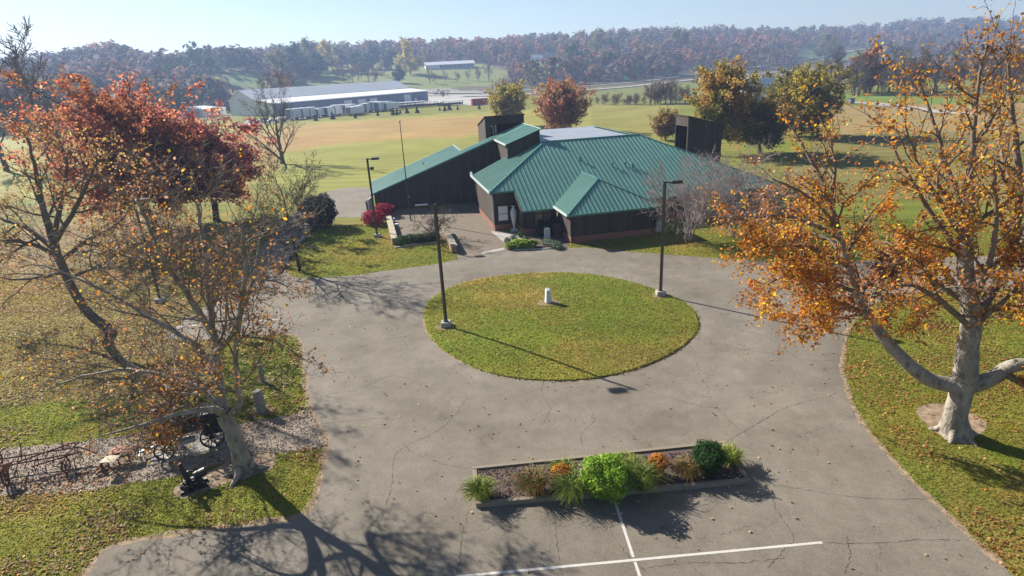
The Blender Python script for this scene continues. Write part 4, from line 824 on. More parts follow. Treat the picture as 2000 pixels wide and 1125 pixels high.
# ================================================================== TREES
class Tree:
    def __init__(s, seed): s.g = np.random.default_rng(seed); s.br = []   # (P, R, level)
    def branch(s, p, d, L, r, lvl, prm, tip=.35):
        g = s.g; n = prm['seg'][min(lvl, len(prm['seg'])-1)]; st = L/n; P = [np.array(p, float)]; d = np.array(d, float); d /= np.linalg.norm(d)
        wob = prm['wob'][min(lvl, len(prm['wob'])-1)]; up = prm['up'][min(lvl, len(prm['up'])-1)]
        for i in range(n):
            d = d + g.normal(0, wob, 3) + np.array([0, 0, up]); d /= np.linalg.norm(d); P.append(P[-1]+d*st)
        P = np.array(P); t = np.linspace(0, 1, n+1); Rr = r*(1-t*(1-tip)); s.br.append((P, Rr, lvl)); s.kids(P, Rr, L, lvl, prm)
    def path(s, P, Rr, lvl, prm, L=None, kids=True, start=None):
        P = np.array(smooth_line([np.array(p, float) for p in P], 4)); k = len(P); Rr = np.interp(np.linspace(0, 1, k), np.linspace(0, 1, len(Rr)), Rr)
        P[1:-1] += s.g.normal(0, .022, (k-2, 3))*np.clip(.6/(1+Rr[1:-1, None]*6), .15, .6)*2
        s.br.append((P, Rr, lvl)); Lp = np.linalg.norm(np.diff(P, axis=0), axis=1).sum()
        if kids: s.kids(P, Rr, L or Lp, lvl, prm, start)
    def kids(s, P, Rr, L, lvl, prm, start=None):
        if lvl >= prm['max']: return
        g = s.g; nk = prm['n'][lvl]; nk = max(1, int(round(nk*g.uniform(.85, 1.15)))); st = prm['start'][lvl] if start is None else start
        ts = np.sort(st+(1-st)*(np.arange(nk)+g.random(nk))/nk); ts[-1] = 1.0; az0 = g.random()*6.28
        K = len(P)-1
        for i, t in enumerate(ts):
            f = t*K; j = min(int(f), K-1); q = P[j]+(P[j+1]-P[j])*(f-j); tg = P[j+1]-P[j]; tg = tg/np.linalg.norm(tg); rr = np.interp(t, np.linspace(0, 1, K+1), Rr)
            a = np.cross(tg, [0.3, 0.1, 1] if abs(tg[2]) < .9 else [1, 0, 0]); a /= np.linalg.norm(a); b = np.cross(tg, a)
            az = az0+i*2.4+g.normal(0, .4); ang = math.radians(prm['ang'][lvl])*g.uniform(.7, 1.25)
            if t > .97: ang *= .4
            d = tg*math.cos(ang)+(a*math.cos(az)+b*math.sin(az))*math.sin(ang)
            l2 = L*prm['ratio'][lvl]*g.uniform(.65, 1.2)*(1-prm['cone']*(t-st)/(1.001-st)) if lvl == 0 else L*prm['ratio'][lvl]*g.uniform(.6, 1.25)*(1.15-.55*t)
            if 'cap' in prm: l2 = min(l2, prm['cap'][lvl])
            s.branch(q, d, l2, max(rr*prm['rr'][lvl], prm['rmin']), lvl+1, prm)
    def wood(s, levels, sides):
        VV, FF, off = [], [], 0; groups = {}
        for P, Rr, l in s.br:
            if l in levels: groups.setdefault((len(P), sides[min(l, len(sides)-1)]), []).append((P, Rr))
        for (n, k), lst in groups.items():
            P = np.array([a for a, _ in lst]); Rr = np.array([b for _, b in lst]); B = len(lst); T = np.gradient(P, axis=1); T /= np.linalg.norm(T, axis=2)[..., None]+1e-9
            mt = P[:, -1]-P[:, 0]; mt /= np.linalg.norm(mt, axis=1)[:, None]+1e-9; ref = np.where(np.abs(mt[:, 2:3]) < .8, [[0, 0, 1.]], [[1., 0, 0]])
            A = np.cross(T, ref[:, None]); A /= np.linalg.norm(A, axis=2)[..., None]+1e-9; Bn = np.cross(T, A); q = 2*np.pi*np.arange(k)/k
            V = P[:, :, None]+Rr[:, :, None, None]*(A[:, :, None]*np.cos(q)[None, None, :, None]+Bn[:, :, None]*np.sin(q)[None, None, :, None])
            b, i, j = np.meshgrid(np.arange(B), np.arange(n-1), np.arange(k), indexing='ij'); base = b*n*k; j2 = (j+1) % k
            Q = np.stack([base+i*k+j, base+i*k+j2, base+(i+1)*k+j2, base+(i+1)*k+j], -1).reshape(-1, 4)+off
            VV.append(V.reshape(-1, 3)); FF.append(Q); off += B*n*k
        if not VV: return None
        return np.concatenate(VV), np.concatenate(FF)
    def leaf_points(s, levels, n):
        Ps = [(P, l) for P, _, l in s.br if l in levels]; g = s.g
        A, Bv = [], []
        for P, l in Ps: A.append(P[:-1]); Bv.append(P[1:])
        A = np.concatenate(A); Bv = np.concatenate(Bv); ln = np.linalg.norm(Bv-A, axis=1); k = g.choice(len(A), n, p=ln/ln.sum()); t = g.random((n, 1)); return A[k]+(Bv[k]-A[k])*t
PRM = dict(seg=[8, 6, 5, 4, 3], wob=[.05, .12, .16, .2, .22], up=[.03, .06, .04, .03, .02], n=[9, 8, 7, 5], start=[.3, .25, .2, .15], ang=[58, 50, 48, 45], ratio=[.5, .5, .5, .55], rr=[.5, .5, .5, .55], rmin=.008, cone=.45, max=3)
def finish(tr, name, base, label, cat='tree', group=None, bark='bark', leaves=None, lv=(0, 1), sides=(12, 7, 4, 3, 3), twig_mat=None, trunk_name='trunk'):
    """leaves: dict(n, size, pal, levels, keep(fn of local pts -> prob), spread)"""
    base = np.array(base, float); t = empty(name, base, 0, label, cat, group); off = base
    V, Fc = tr.wood(set(lv), sides); link(trunk_name, npmesh('trunk', V-off, Fc), MAT[bark], t, smooth=True)
    r = tr.wood({2, 3, 4, 5}-set(lv), sides)
    if r is not None: link('branches', npmesh('branches', r[0]-off, r[1]), MAT[twig_mat or bark], t)
    if leaves:
        g = tr.g; n = leaves['n']; C = tr.leaf_points(set(leaves.get('levels', (2, 3, 4))), n); 
        if 'keep' in leaves: C = C[g.random(len(C)) < leaves['keep'](C)]
        n = len(C); C = C+g.normal(0, leaves.get('spread', .1), (n, 3)); C[:, 2] = np.maximum(C[:, 2], .1)
        col = pick(leaves['pal'], n, g, .25)
        if 'tint' in leaves:
            k = vnoise(C[:, 0]+C[:, 2]*.7, C[:, 1]+C[:, 2]*.9, leaves.get('tscale', 1.6), 5)[:, None]; col2 = pick(leaves['tint'], n, g, .25); mk = (k > leaves.get('tcut', .55)); col = np.where(mk, col2, col)
        nr = g.normal(size=(n, 3))+[0, 0, .5]
        leaf_object('foliage', C-off, g.uniform(.7, 1.3, n)*leaves['size'], nr, col, t, 'leaf', 1.15, g)
    return t
def V3(px, py, Y): return atY(px, py, Y)
def auto_tree(seed, base, height, r, prm, lean=(0, 0), trunk_to=.8):
    tr = Tree(seed); b = np.array(base, float); top = b+np.array([lean[0], lean[1], height*trunk_to])
    mid = b+(top-b)*.5+tr.g.normal(0, .03*height*.2, 3)*[1, 1, 0]; fl = b+np.array([0, 0, .02*height+.15])
    tr.path([b-[0, 0, .15], fl, b+(top-b)*.25, mid, b+(top-b)*.78, top], [r*1.45, r*1.05, r*.86, r*.66, r*.42, r*.18], 0, prm, L=height)
    return tr
def env_tree(seed, base, hh, rx, zc, rz, r, prm, nl=46, lean=(0, 0), lump=.28, ztr=.22):
    tr = Tree(seed); g = tr.g; b = np.array(base, float); cx = b+np.array([lean[0], lean[1], 0]); top = cx+np.array([0, 0, zc+rz*.35])
    tp = np.array(smooth_line([b-[0, 0, .15], b+[0, 0, .02*hh+.15], b+(top-b)*.3+g.normal(0, .02*hh, 3)*[1, 1, 0], b+(top-b)*.65+g.normal(0, .02*hh, 3)*[1, 1, 0], top], 4))
    tr.path(tp[::4], [r*1.5, r*1.05, r*.85, r*.55, r*.2], 0, prm, kids=False)
    ga = 2.39996; ph = g.random()*6.28
    for i in range(nl):
        f = (i+.5)/nl; dz = 1-1.75*f; az = ph+i*ga; ch = math.sqrt(max(0, 1-dz*dz)); d = np.array([ch*math.cos(az), ch*math.sin(az), dz])
        lm = 1-lump*(.5+.5*math.sin(3*az+seed)*math.cos(4*dz+seed*1.7))*g.uniform(.5, 1.5); rho = lm*(g.uniform(.72, 1.0) if i % 3 else g.uniform(.35, .7))
        tg = cx+np.array([0, 0, zc])+d*[rx, rx, rz]*rho; tg[2] = max(tg[2], .09*hh)
        hd = math.hypot(tg[0]-cx[0], tg[1]-cx[1]); za = float(np.clip(tg[2]-.62*hd-.04*hh, ztr*hh, zc+rz*.2)); fa = za/(zc+rz*.35); p0 = b+(top-b)*fa
        mid = p0+(tg-p0)*.5+np.array([0, 0, -.06*hd])+g.normal(0, .05*hd+.1, 3)
        tr.path([p0, p0+(mid-p0)*.5+[0, 0, -.02*hd], mid, tg], [max(r*.34*(1-.5*fa), .03), r*.2, r*.13+.01, .025], 1, prm, start=.25)
    return tr
SYC = dict(PRM, seg=[8, 8, 6, 5, 4], wob=[.05, .13, .17, .2, .25], up=[.03, .07, .06, .03, .02], n=[7, 7, 6, 5], start=[.35, .25, .2, .15], ang=[50, 48, 50, 48], ratio=[.45, .42, .5, .55], rr=[.45, .42, .5, .6], rmin=.011, max=4, cap=[7, 4.2, 2.2, 1.1])
# ---- right sycamore, limbs traced
Y0 = float(at(1865, 848)[1]); bs = at(1865, 848); T = Tree(11)
T.path([bs-[0, 0, .3], at(1863, 845)+[0, 0, .12], V3(1866, 812, Y0), V3(1876, 772, Y0), V3(1884, 742, Y0)], [.8, .6, .43, .41, .46], 0, SYC, kids=False)
def fl(a, tilt, L): return (math.cos(a)*L, math.sin(a)*L, tilt)
for a in (2.6, 3.9, 5.0, .2, 1.3):
    T.br.append((np.array([bs+[math.cos(a)*.28, math.sin(a)*.28, .5], bs+[math.cos(a)*.5, math.sin(a)*.5, .16], bs+[math.cos(a)*.95, math.sin(a)*.95, -.06]]), np.array([.17, .14, .05]), 0))
RSK = dict(SYC, n=[7, 9, 7, 5])
RSD = dict(SYC, n=[7, 11, 8, 5], up=[.03, .0, -.03, -.04, -.04], ang=[50, 62, 52, 48], cap=[7, 5.2, 2.6, 1.2])
T.path([V3(1882, 752, Y0), V3(1835, 748, Y0+.2), V3(1795, 728, Y0+.4), V3(1745, 682, Y0+.8), V3(1692, 612, Y0+1.2), V3(1660, 530, Y0+1.6), V3(1636, 450, Y0+2), V3(1620, 395, Y0+2.2)], [.36, .31, .28, .25, .2, .165, .14, .11], 1, RSD, start=.5)
for pth, rr in (([(1620, 395, 2.2), (1600, 340, 2.2), (1570, 290, 2.6), (1540, 240, 3)], [.1, .07, .05, .03]), ([(1622, 400, 2.2), (1630, 330, 2.6), (1622, 280, 3), (1600, 225, 3.2)], [.09, .07, .05, .03]), ([(1640, 455, 2), (1600, 400, 1.4), (1560, 372, 1), (1510, 350, .5)], [.09, .07, .05, .03]),
        ([(1650, 500, 1.8), (1690, 430, 2.4), (1730, 385, 3)], [.08, .06, .03])):
    T.path([V3(x, y, Y0+d) for x, y, d in pth], rr, 2, SYC, start=.15)
for pth, rr in (([(1655, 520, 1.6), (1590, 485, .8), (1525, 480, .2), (1470, 490, -.2)], [.1, .08, .05, .02]), ([(1672, 570, 1.4), (1600, 545, .4), (1540, 540, -.3), (1500, 555, -.6)], [.1, .07, .05, .02]), ([(1645, 470, 1.9), (1580, 435, 1.4), (1510, 420, 1.2), (1450, 430, 1)], [.09, .07, .05, .02]),
        ([(1690, 610, 1.2), (1640, 590, .2), (1600, 600, -.6)], [.08, .05, .02]), ([(1660, 530, 1.6), (1620, 470, 3), (1560, 455, 4), (1500, 460, 5)], [.09, .07, .05, .02])):
    T.path([V3(x, y, Y0+d) for x, y, d in pth], rr, 2, dict(RSD, n=[7, 9, 11, 7]), start=.1)
T.path([V3(1886, 750, Y0), V3(1890, 690, Y0), V3(1898, 620, Y0+.1), V3(1888, 540, Y0+.3), V3(1886, 460, Y0+.5), V3(1893, 380, Y0+.6), V3(1898, 300, Y0+.8)], [.48, .4, .34, .3, .25, .2, .15], 1, RSK, start=.25)
for pth, rr in (([(1898, 300, .8), (1905, 220, 1), (1915, 140, 1.2), (1930, 75, 1.4)], [.13, .09, .06, .03]), ([(1892, 420, .6), (1850, 330, 1.4), (1825, 240, 2), (1795, 160, 2.5)], [.15, .11, .07, .03]), ([(1888, 520, .3), (1835, 440, 1), (1785, 360, 1.6), (1735, 270, 2.2)], [.15, .11, .07, .03]),
        ([(1886, 470, .4), (1840, 400, -.8), (1800, 330, -1.6), (1770, 250, -2)], [.13, .1, .06, .03]), ([(1898, 620, 0), (1950, 550, .4), (1985, 440, .6), (1990, 330, .8), (1975, 200, 1), (1965, 90, 1.2)], [.26, .22, .17, .13, .08, .04]),
        ([(1960, 530, .4), (2010, 450, 1), (2050, 330, 1.4), (2060, 200, 1.6)], [.16, .12, .08, .04]), ([(1895, 640, 0), (1840, 590, -1), (1790, 560, -2), (1740, 560, -2.8)], [.14, .11, .07, .03]),
        ([(1893, 600, .1), (1930, 520, -1.2), (1945, 420, -2), (1940, 330, -2.6)], [.16, .12, .08, .04]), ([(1890, 580, .2), (1830, 520, 2.5), (1760, 480, 4.5), (1700, 470, 6)], [.14, .1, .07, .03]), ([(1990, 400, .7), (1960, 320, 2.2), (1950, 250, 3), (1960, 160, 3.5)], [.12, .09, .06, .03])):
    T.path([V3(x, y, Y0+d) for x, y, d in pth], rr, 2, dict(SYC, n=[7, 7, 9, 6]), start=.15)
T.path([V3(1890, 752, Y0), V3(1930, 742, Y0-.2), V3(1975, 715, Y0-.4), V3(2030, 705, Y0-.6), V3(2090, 660, Y0-.8), V3(2140, 580, Y0-1)], [.36, .3, .26, .22, .16, .1], 1, SYC, start=.35)
T.path([V3(1960, 728, Y0-.4), V3(2010, 755, Y0-1), V3(2080, 770, Y0-1.5)], [.17, .13, .06], 2, SYC, start=.3)
ORANGE = [(.72, .29, .02, 4), (.62, .19, .02, 3), (.46, .2, .06, 2.5), (.72, .42, .03, 2.4), (.5, .27, .11, 3.5), (.5, .46, .05, 1.4)]
BROWN = [(.36, .17, .075, 4), (.27, .115, .05, 3), (.45, .26, .14, 3), (.52, .19, .04, 1.5), (.55, .33, .05, .8)]
def keepR(C):
    x, y = proj(C); z = C[:, 2]; k = np.where(z < 8.0, 1.0, np.where(z < 10.5, .5, .26)); k = k*np.clip(.2+1.5*vnoise(C[:, 0]*1.0+C[:, 2], C[:, 1]+C[:, 2]*.6, 1.5, 4), 0, 1)*np.clip(3.2*vnoise(C[:, 0]+C[:, 2]*.7, C[:, 1]-C[:, 2]*.8, .55, 9)-.75, 0, 1); return k*(z > 2.6)
finish(T, 'sycamore_tree', bs, 'large orange leaved sycamore on the right with a thick pale trunk', bark='bark_syc', leaves=dict(n=92000, size=.112, pal=ORANGE, tint=BROWN, tscale=1.3, tcut=.64, levels=(3, 4), keep=keepR, spread=.12), lv=(0, 1), twig_mat='twig')
# ---- left sycamore, mostly bare
Y1 = float(at(480, 925)[1]); bl = at(480, 925); T = Tree(23); V = lambda x, y, d=0: V3(x, y, Y1+d)
T.path([bl-[0, 0, .3], at(479, 920)+[0, 0, .1], V(466, 878), V(452, 842), V(436, 806)], [.5, .4, .3, .28, .3], 0, SYC, kids=False)
for a in (3.3, 4.4, .4, 1.8): T.br.append((np.array([bl+[math.cos(a)*.2, math.sin(a)*.2, .45], bl+[math.cos(a)*.45, math.sin(a)*.45, .16], bl+[math.cos(a)*.95, math.sin(a)*.95, -.03]]), np.array([.18, .13, .04]), 0))
LSK = dict(SYC, seg=[8, 7, 5, 3, 2], n=[7, 10, 10, 7], rmin=.0105, up=[.03, .06, .05, .03, .02], cap=[7, 4., 2.4, 1.2])
for pth, rr, lv_ in (([(438, 808, 0), (428, 745, .4), (418, 660, .7), (408, 570, .9), (398, 480, 1), (386, 400, 1.2)], [.24, .2, .17, .14, .1, .06], 1),
        ([(448, 812, -.1), (470, 784, -.4), (464, 742, -.6), (459, 694, -.8), (470, 620, -1), (492, 548, -1.2), (508, 470, -1.3)], [.17, .13, .12, .11, .09, .07, .04], 1),
        ([(434, 806, .1), (395, 760, .8), (330, 738, 1.2), (250, 722, 1.5), (160, 735, 1.6), (95, 760, 1.6)], [.19, .15, .115, .09, .06, .035], 1),
        ([(424, 720, .6), (370, 665, 1.4), (300, 625, 2), (215, 575, 2.4), (120, 530, 2.6), (60, 515, 2.6)], [.17, .135, .105, .08, .05, .03], 1),
        ([(415, 650, .7), (370, 580, 0), (320, 510, -.6), (285, 430, -1), (265, 370, -1.2)], [.17, .13, .1, .07, .03], 1),
        ([(412, 600, .8), (450, 560, 1.8), (510, 545, 2.6), (565, 560, 3.2)], [.14, .1, .06, .03], 1),
        ([(436, 806, -.1), (400, 800, -1.4), (345, 810, -2.2), (280, 830, -2.8), (200, 850, -3)], [.2, .14, .1, .07, .03], 1),
        ([(420, 690, .6), (455, 650, -.8), (470, 600, -1.8), (480, 520, -2.4), (470, 440, -2.6)], [.16, .13, .1, .07, .04], 1),
        ([(418, 660, .7), (380, 600, 3), (350, 530, 4.4), (340, 450, 5.2)], [.16, .12, .09, .04], 1),
        ([(430, 760, .4), (360, 770, 2.4), (300, 740, 4), (230, 690, 5)], [.16, .12, .08, .03], 1), ([(436, 800, 0), (380, 790, -1), (330, 810, -1.2), (300, 860, -1)], [.12, .09, .06, .02], 1)):
    T.path([V(x, y, d) for x, y, d in pth], [q*.82 for q in rr], lv_, LSK, start=.2)
def keepL(C):
    x, y = proj(C); k = np.full(len(C), .16); k[(x > 290) & (x < 500) & (y > 700)] = .8; k[(x > 430) & (y > 560)] = .35; k[(x < 330) & (y < 520)] = .2
    return k*np.clip(2.4*vnoise(C[:, 0]+C[:, 2], C[:, 1]-C[:, 2]*.6, .9, 14)-.55, 0, 1)*1.6
finish(T, 'sycamore_tree', bl, 'leaning nearly bare sycamore on the left above the black engine', bark='bark_syc', leaves=dict(n=22000, size=.105, pal=[(.55, .3, .03, 3), (.58, .19, .02, 3), (.28, .13, .05, 4), (.52, .36, .04, 2)], tint=BROWN, tcut=.5, levels=(3, 4), keep=keepL, spread=.1), twig_mat='twig')
# ---- left-edge oak with thin yellow brown leaves
b2 = at(215, 650); Yt = b2[1]; T = Tree(31); V = lambda x, y, d=0: V3(x, y, Yt+d)
OAK = dict(PRM, n=[9, 8, 7, 5], max=4, cap=[9, 5, 2.4, 1.1])
T.path([b2-[0, 0, .2], V(208, 640), V(165, 602), V(128, 535), V(104, 470)], [.42, .32, .28, .25, .22], 0, OAK, kids=False)
for pth, rr in (([(104, 470, 0), (85, 410, .3), (70, 340, .5), (55, 270, .6)], [.25, .18, .12, .05]), ([(106, 475, 0), (140, 420, -.8), (170, 360, -1.2), (190, 310, -1.4)], [.18, .14, .1, .04]), ([(110, 490, 0), (60, 450, 1), (10, 430, 1.6), (-60, 400, 2)], [.2, .15, .1, .05]),
        ([(118, 510, 0), (170, 470, 1.4), (225, 440, 2.2), (260, 400, 2.8)], [.18, .13, .09, .04]), ([(112, 500, 0), (70, 480, -1.6), (20, 470, -2.6), (-40, 480, -3.2)], [.16, .12, .08, .04]), ([(125, 530, 0), (80, 540, 1.4), (20, 545, 2.4), (-40, 530, 3)], [.15, .11, .07, .03]), ([(130, 545, 0), (190, 520, -1), (240, 490, -1.6), (290, 480, -2)], [.13, .1, .06, .03]), ([(104, 470, 0), (120, 390, 2), (130, 320, 3), (110, 260, 3.4)], [.18, .14, .09, .04])):
    T.path([V(x, y, d) for x, y, d in pth], rr, 1, OAK, start=.2)
def keepO(C): return np.clip(.15+1.3*vnoise(C[:, 0]+C[:, 2], C[:, 1]+C[:, 2], 2.2, 3), 0, 1)
finish(T, 'oak_tree', b2, 'thinly leaved yellow brown oak at the left edge of the lawn', bark='bark', leaves=dict(n=7000, size=.13, pal=[(.44, .3, .1, 3), (.36, .21, .09, 4), (.55, .4, .08, 2), (.3, .18, .09, 3)], tint=[(.48, .22, .07, 2), (.38, .19, .09, 3)], tcut=.58, levels=(3, 4), keep=keepO, spread=.13))
# ---- two red oaks
REDP = [(.54, .165, .1, 4), (.4, .12, .08, 3), (.62, .24, .11, 2.5), (.66, .4, .2, 1.2)]; REDD = [(.32, .085, .08, 4), (.4, .11, .09, 3), (.22, .06, .065, 2), (.52, .22, .15, 1)]
RO = dict(PRM, n=[13, 9, 8, 6], start=[.22, .2, .15, .1], ang=[64, 50, 48, 45], ratio=[.52, .45, .5, .5], cone=.5, max=4, up=[.02, .05, .03, .02, .02], cap=[10, 5.4, 2.6, 1.2])
ENV = dict(PRM, seg=[8, 5, 3, 2, 2], n=[9, 9, 7, 4], start=[.3, .25, .1, .1], ang=[58, 58, 50, 45], up=[.02, .03, .02, .02, .02], max=3, rmin=.012, cap=[8, 3.0, 1.6, 1.2], ratio=[.5, .45, .55, .5])
for px, py, hh, rx, zc, rz, r, sd_, lb, pal, tint in ((306, 452, 18.8, 11.2, 10.0, 8.8, .42, 41, 'tall copper red oak, left one of the pair beyond the bare tree', REDP, [(.38, .15, .045, 2), (.3, .09, .04, 2)]), (424, 432, 14, 7.8, 7.8, 6.2, .36, 43, 'dark red oak, right one of the pair, nearer the building', REDD, REDP)):
    b = at(px, py); tr = env_tree(sd_, b, hh, rx, zc, rz, r, ENV, 66, (-1.2 if sd_ == 41 else 0, 0))
    finish(tr, 'red_oak_tree', b, lb, group='red oaks', bark='bark_dark', leaves=dict(n=48000, size=.3, pal=pal, tint=tint, tcut=.6, tscale=2.6, levels=(2, 3), keep=lambda C: np.clip(2.6*vnoise(C[:, 0]+C[:, 2]*.8, C[:, 1]+C[:, 2], 1.7, 6)-.6, 0.03, 1), spread=.2))
# ---- bare and small trees around
BARE = dict(PRM, seg=[8, 5, 4, 3, 2], n=[8, 8, 7, 6], ang=[38, 38, 40, 42], ratio=[.55, .5, .5, .5], up=[.03, .08, .06, .04, .03], cone=.3, max=4, rmin=.01, cap=[8, 4, 2.2, 1.2])
def bare(px, py, hh, r, seed, lb, prm=BARE, bark='bark', leaves=None, lean=(0, 0), name='bare_tree', tw=None, to=.8, group=None):
    b = at(px, py); tr = auto_tree(seed, b, hh, r, prm, lean, to); return finish(tr, name, b, lb, bark=bark, leaves=leaves, twig_mat=tw, group=group)
bare(586, 530, 8.6, .13, 51, 'slender young bare tree on the lawn beside the side drive', dict(BARE, n=[14, 9, 7, 5], start=[.3, .2, .2, .2], rmin=.013, ang=[48, 42, 42, 42]), bark='bark_dark', lean=(-.3, 0), name='young_tree')
bare(553, 320, 15.5, .4, 52, 'bare tree standing alone in the field behind the side drive', dict(BARE, n=[10, 8, 7, 5], start=[.16, .2, .2, .2], ang=[40, 34, 36, 40], ratio=[.62, .5, .5, .5], rmin=.022, cap=[11, 5, 2.8, 1.6]), to=.62, leaves=None)
MULTI = dict(PRM, seg=[8, 5, 3, 2, 2], n=[9, 8, 6, 4], ang=[55, 45, 45, 45], ratio=[.7, .55, .5, .5], start=[.25, .2, .15, .1], up=[.02, .04, .03, .02, .02], cone=.2, max=4, rmin=.0135, cap=[5, 2.8, 1.7, 1.1])
def multi(px, py, hh, seed, lb, stems=4, spread=1.6, bark='twig_pink', r=.09, name='small_tree', prm=MULTI, group=None):
    b = at(px, py); tr = Tree(seed); g = tr.g
    for k in range(stems):
        a = k*6.28/stems+g.random(); o = np.array([math.cos(a), math.sin(a), 0]); tr.path([b+o*.12-[0, 0, .1], b+o*spread*.25+[0, 0, hh*.25], b+o*spread*.6+[0, 0, hh*.5], b+o*spread+[0, 0, hh*.78]], [r, r*.8, r*.55, r*.25], 0, prm, L=hh*.75)
    return finish(tr, name, b, lb, bark=bark, group=group)
multi(1347, 470, 6.2, 61, 'multi-stemmed bare tree in front of the right eaves', 5, 2.2); multi(1432, 462, 6.4, 62, 'bare grey tree between the eaves and the orange sycamore', 4, 2.2)
multi(1500, 455, 5.2, 63, 'bare small tree behind the orange sycamore leaves', 3, 1.9)
JM = dict(MULTI, n=[8, 7, 5, 4], rmin=.01, up=[.0, -.01, -.02, -.02, -.02], ang=[62, 55, 50, 45])
multi(851, 470, 2.9, 64, 'low spreading bare ornamental tree in the plaza bed', 4, 1.7, 'bark', .07, 'ornamental_tree', JM)
# ---- trees behind the building
def crown_tree(px, py, hh, rr, seed, lb, pal, tint, n=24000, sz=.4, cut=.5):
    b = at(px, py); zc = hh*.56; tr = env_tree(seed, b, hh, rr, zc, hh-zc, .026*hh, dict(ENV, cap=[8, rr*.36, rr*.2, 1.2]), 52, ztr=.16)
    return finish(tr, 'autumn_tree', b, lb, bark='bark_dark', leaves=dict(n=n, size=sz, pal=pal, tint=tint, tcut=cut, tscale=2.8, levels=(2, 3), keep=lambda C: np.clip(.3+1.3*vnoise(C[:, 0]+C[:, 2]*.8, C[:, 1]+C[:, 2], 2.4, seed), 0, 1), spread=.22))
OLV = [(.42, .34, .045, 3), (.3, .26, .045, 3), (.5, .36, .05, 2)]; GLD = [(.33, .2, .035, 3), (.25, .14, .04, 2), (.2, .16, .04, 2)]
crown_tree(992, 248, 13, 6.6, 71, 'olive yellow tree behind the left louvre tower', [(.36, .31, .06, 3), (.28, .25, .055, 3), (.42, .34, .08, 1)], OLV, 22000, .4)
crown_tree(1096, 260, 13.6, 8.6, 72, 'russet pink tree behind the flat grey roof', [(.44, .17, .11, 3), (.36, .13, .085, 3), (.45, .26, .12, 2)], [(.36, .2, .1, 2), (.4, .29, .1, 1)], 26000, .4)
crown_tree(1402, 305, 16.6, 6.4, 73, 'golden brown tree behind the right louvre tower', [(.52, .31, .08, 3), (.4, .24, .07, 3), (.33, .26, .06, 2)], [(.2, .2, .045, 2), (.3, .25, .055, 2)], 34000, .34)
crown_tree(1562, 268, 14.6, 8.6, 74, 'broad olive tree with golden top at the edge of the field', OLV, [(.17, .165, .045, 3), (.26, .22, .055, 2)], 40000, .38)
crown_tree(1300, 275, 6.5, 3.2, 75, 'small tan tree left of the right louvre tower', [(.28, .17, .08, 2), (.22, .13, .06, 2)], GLD, 7000, .34)
crown_tree(1484, 300, 10., 6, 76, 'dark leafy tree between the golden and the olive tree', [(.15, .145, .04, 3), (.2, .17, .05, 2)], [(.33, .23, .07, 1)], 16000, .34)
# ================================================================== BACKGROUND
# ---- warehouse
wa = at(535, 227); wh = empty('warehouse', (wa[0], wa[1], 0), math.radians(51.7), 'long low warehouse with pale roof and blue grey front beyond the field', 'building'); WL = 102.0
m = MB(); m.add([(0, 0, -.3), (0, 15, -.3), (0, 38, -.3), (0, 38, 7.2), (0, 26, 12), (0, 15, 7.4), (0, 0, 5.9)], [(0, 6, 5, 4, 3, 2, 1)]); 
m.add([(WL, 0, -.3), (WL, 15, -.3), (WL, 38, -.3), (WL, 38, 7.2), (WL, 26, 12), (WL, 15, 7.4), (WL, 0, 5.9)], [(0, 1, 2, 3, 4, 5, 6)]); m.add([(0, 38, -.3), (WL, 38, -.3), (WL, 38, 7.2), (0, 38, 7.2)], [(0, 1, 2, 3)]); m.build('end_wall', MAT['metal_white'], wh)
m = MB(); m.box((0, -.15, -.3), (WL, 0, 5.9)); m.build('front_wall', MAT['metal_blue'], wh)
def slab(pts, th, name, mt, par):
    m = MB(); P = [Vector(p) for p in pts]; m.add(P+[p-Vector((0, 0, th)) for p in P], [(0, 1, 2, 3), (7, 6, 5, 4), (0, 4, 5, 1), (1, 5, 6, 2), (2, 6, 7, 3), (3, 7, 4, 0)]); return m.build(name, MAT[mt], par)
slab([(-.6, -1.2, 5.8), (WL+.6, -1.2, 5.8), (WL+.6, 15, 7.5), (-.6, 15, 7.5)], .35, 'lean_to_roof', 'metal_white', wh)
slab([(-.6, 14.9, 7.7), (WL+.6, 14.9, 7.7), (WL+.6, 26, 12.15), (-.6, 26, 12.15)], .2, 'roof', 'skyroof', wh); slab([(-.6, 38.5, 7.2), (-.6, 26, 12.15), (WL+.6, 26, 12.15), (WL+.6, 38.5, 7.2)], .2, 'roof', 'skyroof', wh)
for x0, x1, z1, mt in ((18, 23, 2.9, 'metal_white'), (41, 46, 4.2, 'metal_white'), (50, 55, 4.2, 'metal_white'), (58, 63, 4.2, 'metal_white'), (83, 88, 4.6, 'metal_white'), (91, 92.4, 2.3, 'white'), (94, 95.4, 2.3, 'redbox')):
    m = MB(); m.box((x0, -.28, 0), (x1, -.152, z1)); m.build('loading_door', MAT[mt], wh)
sh = empty('annex_shed', at(452, 226), math.radians(51.7), 'small white annex at the far left end of the warehouse', 'building')
m = MB(); m.box((-10, 8, -.3), (2, 30, 4)); m.build('wall', MAT['metal_white'], sh); slab([(-10.4, 7.6, 4.01), (2.3, 7.6, 4.01), (2.3, 30.4, 5), (-10.4, 30.4, 5)], .3, 'roof', 'skyroof', sh)
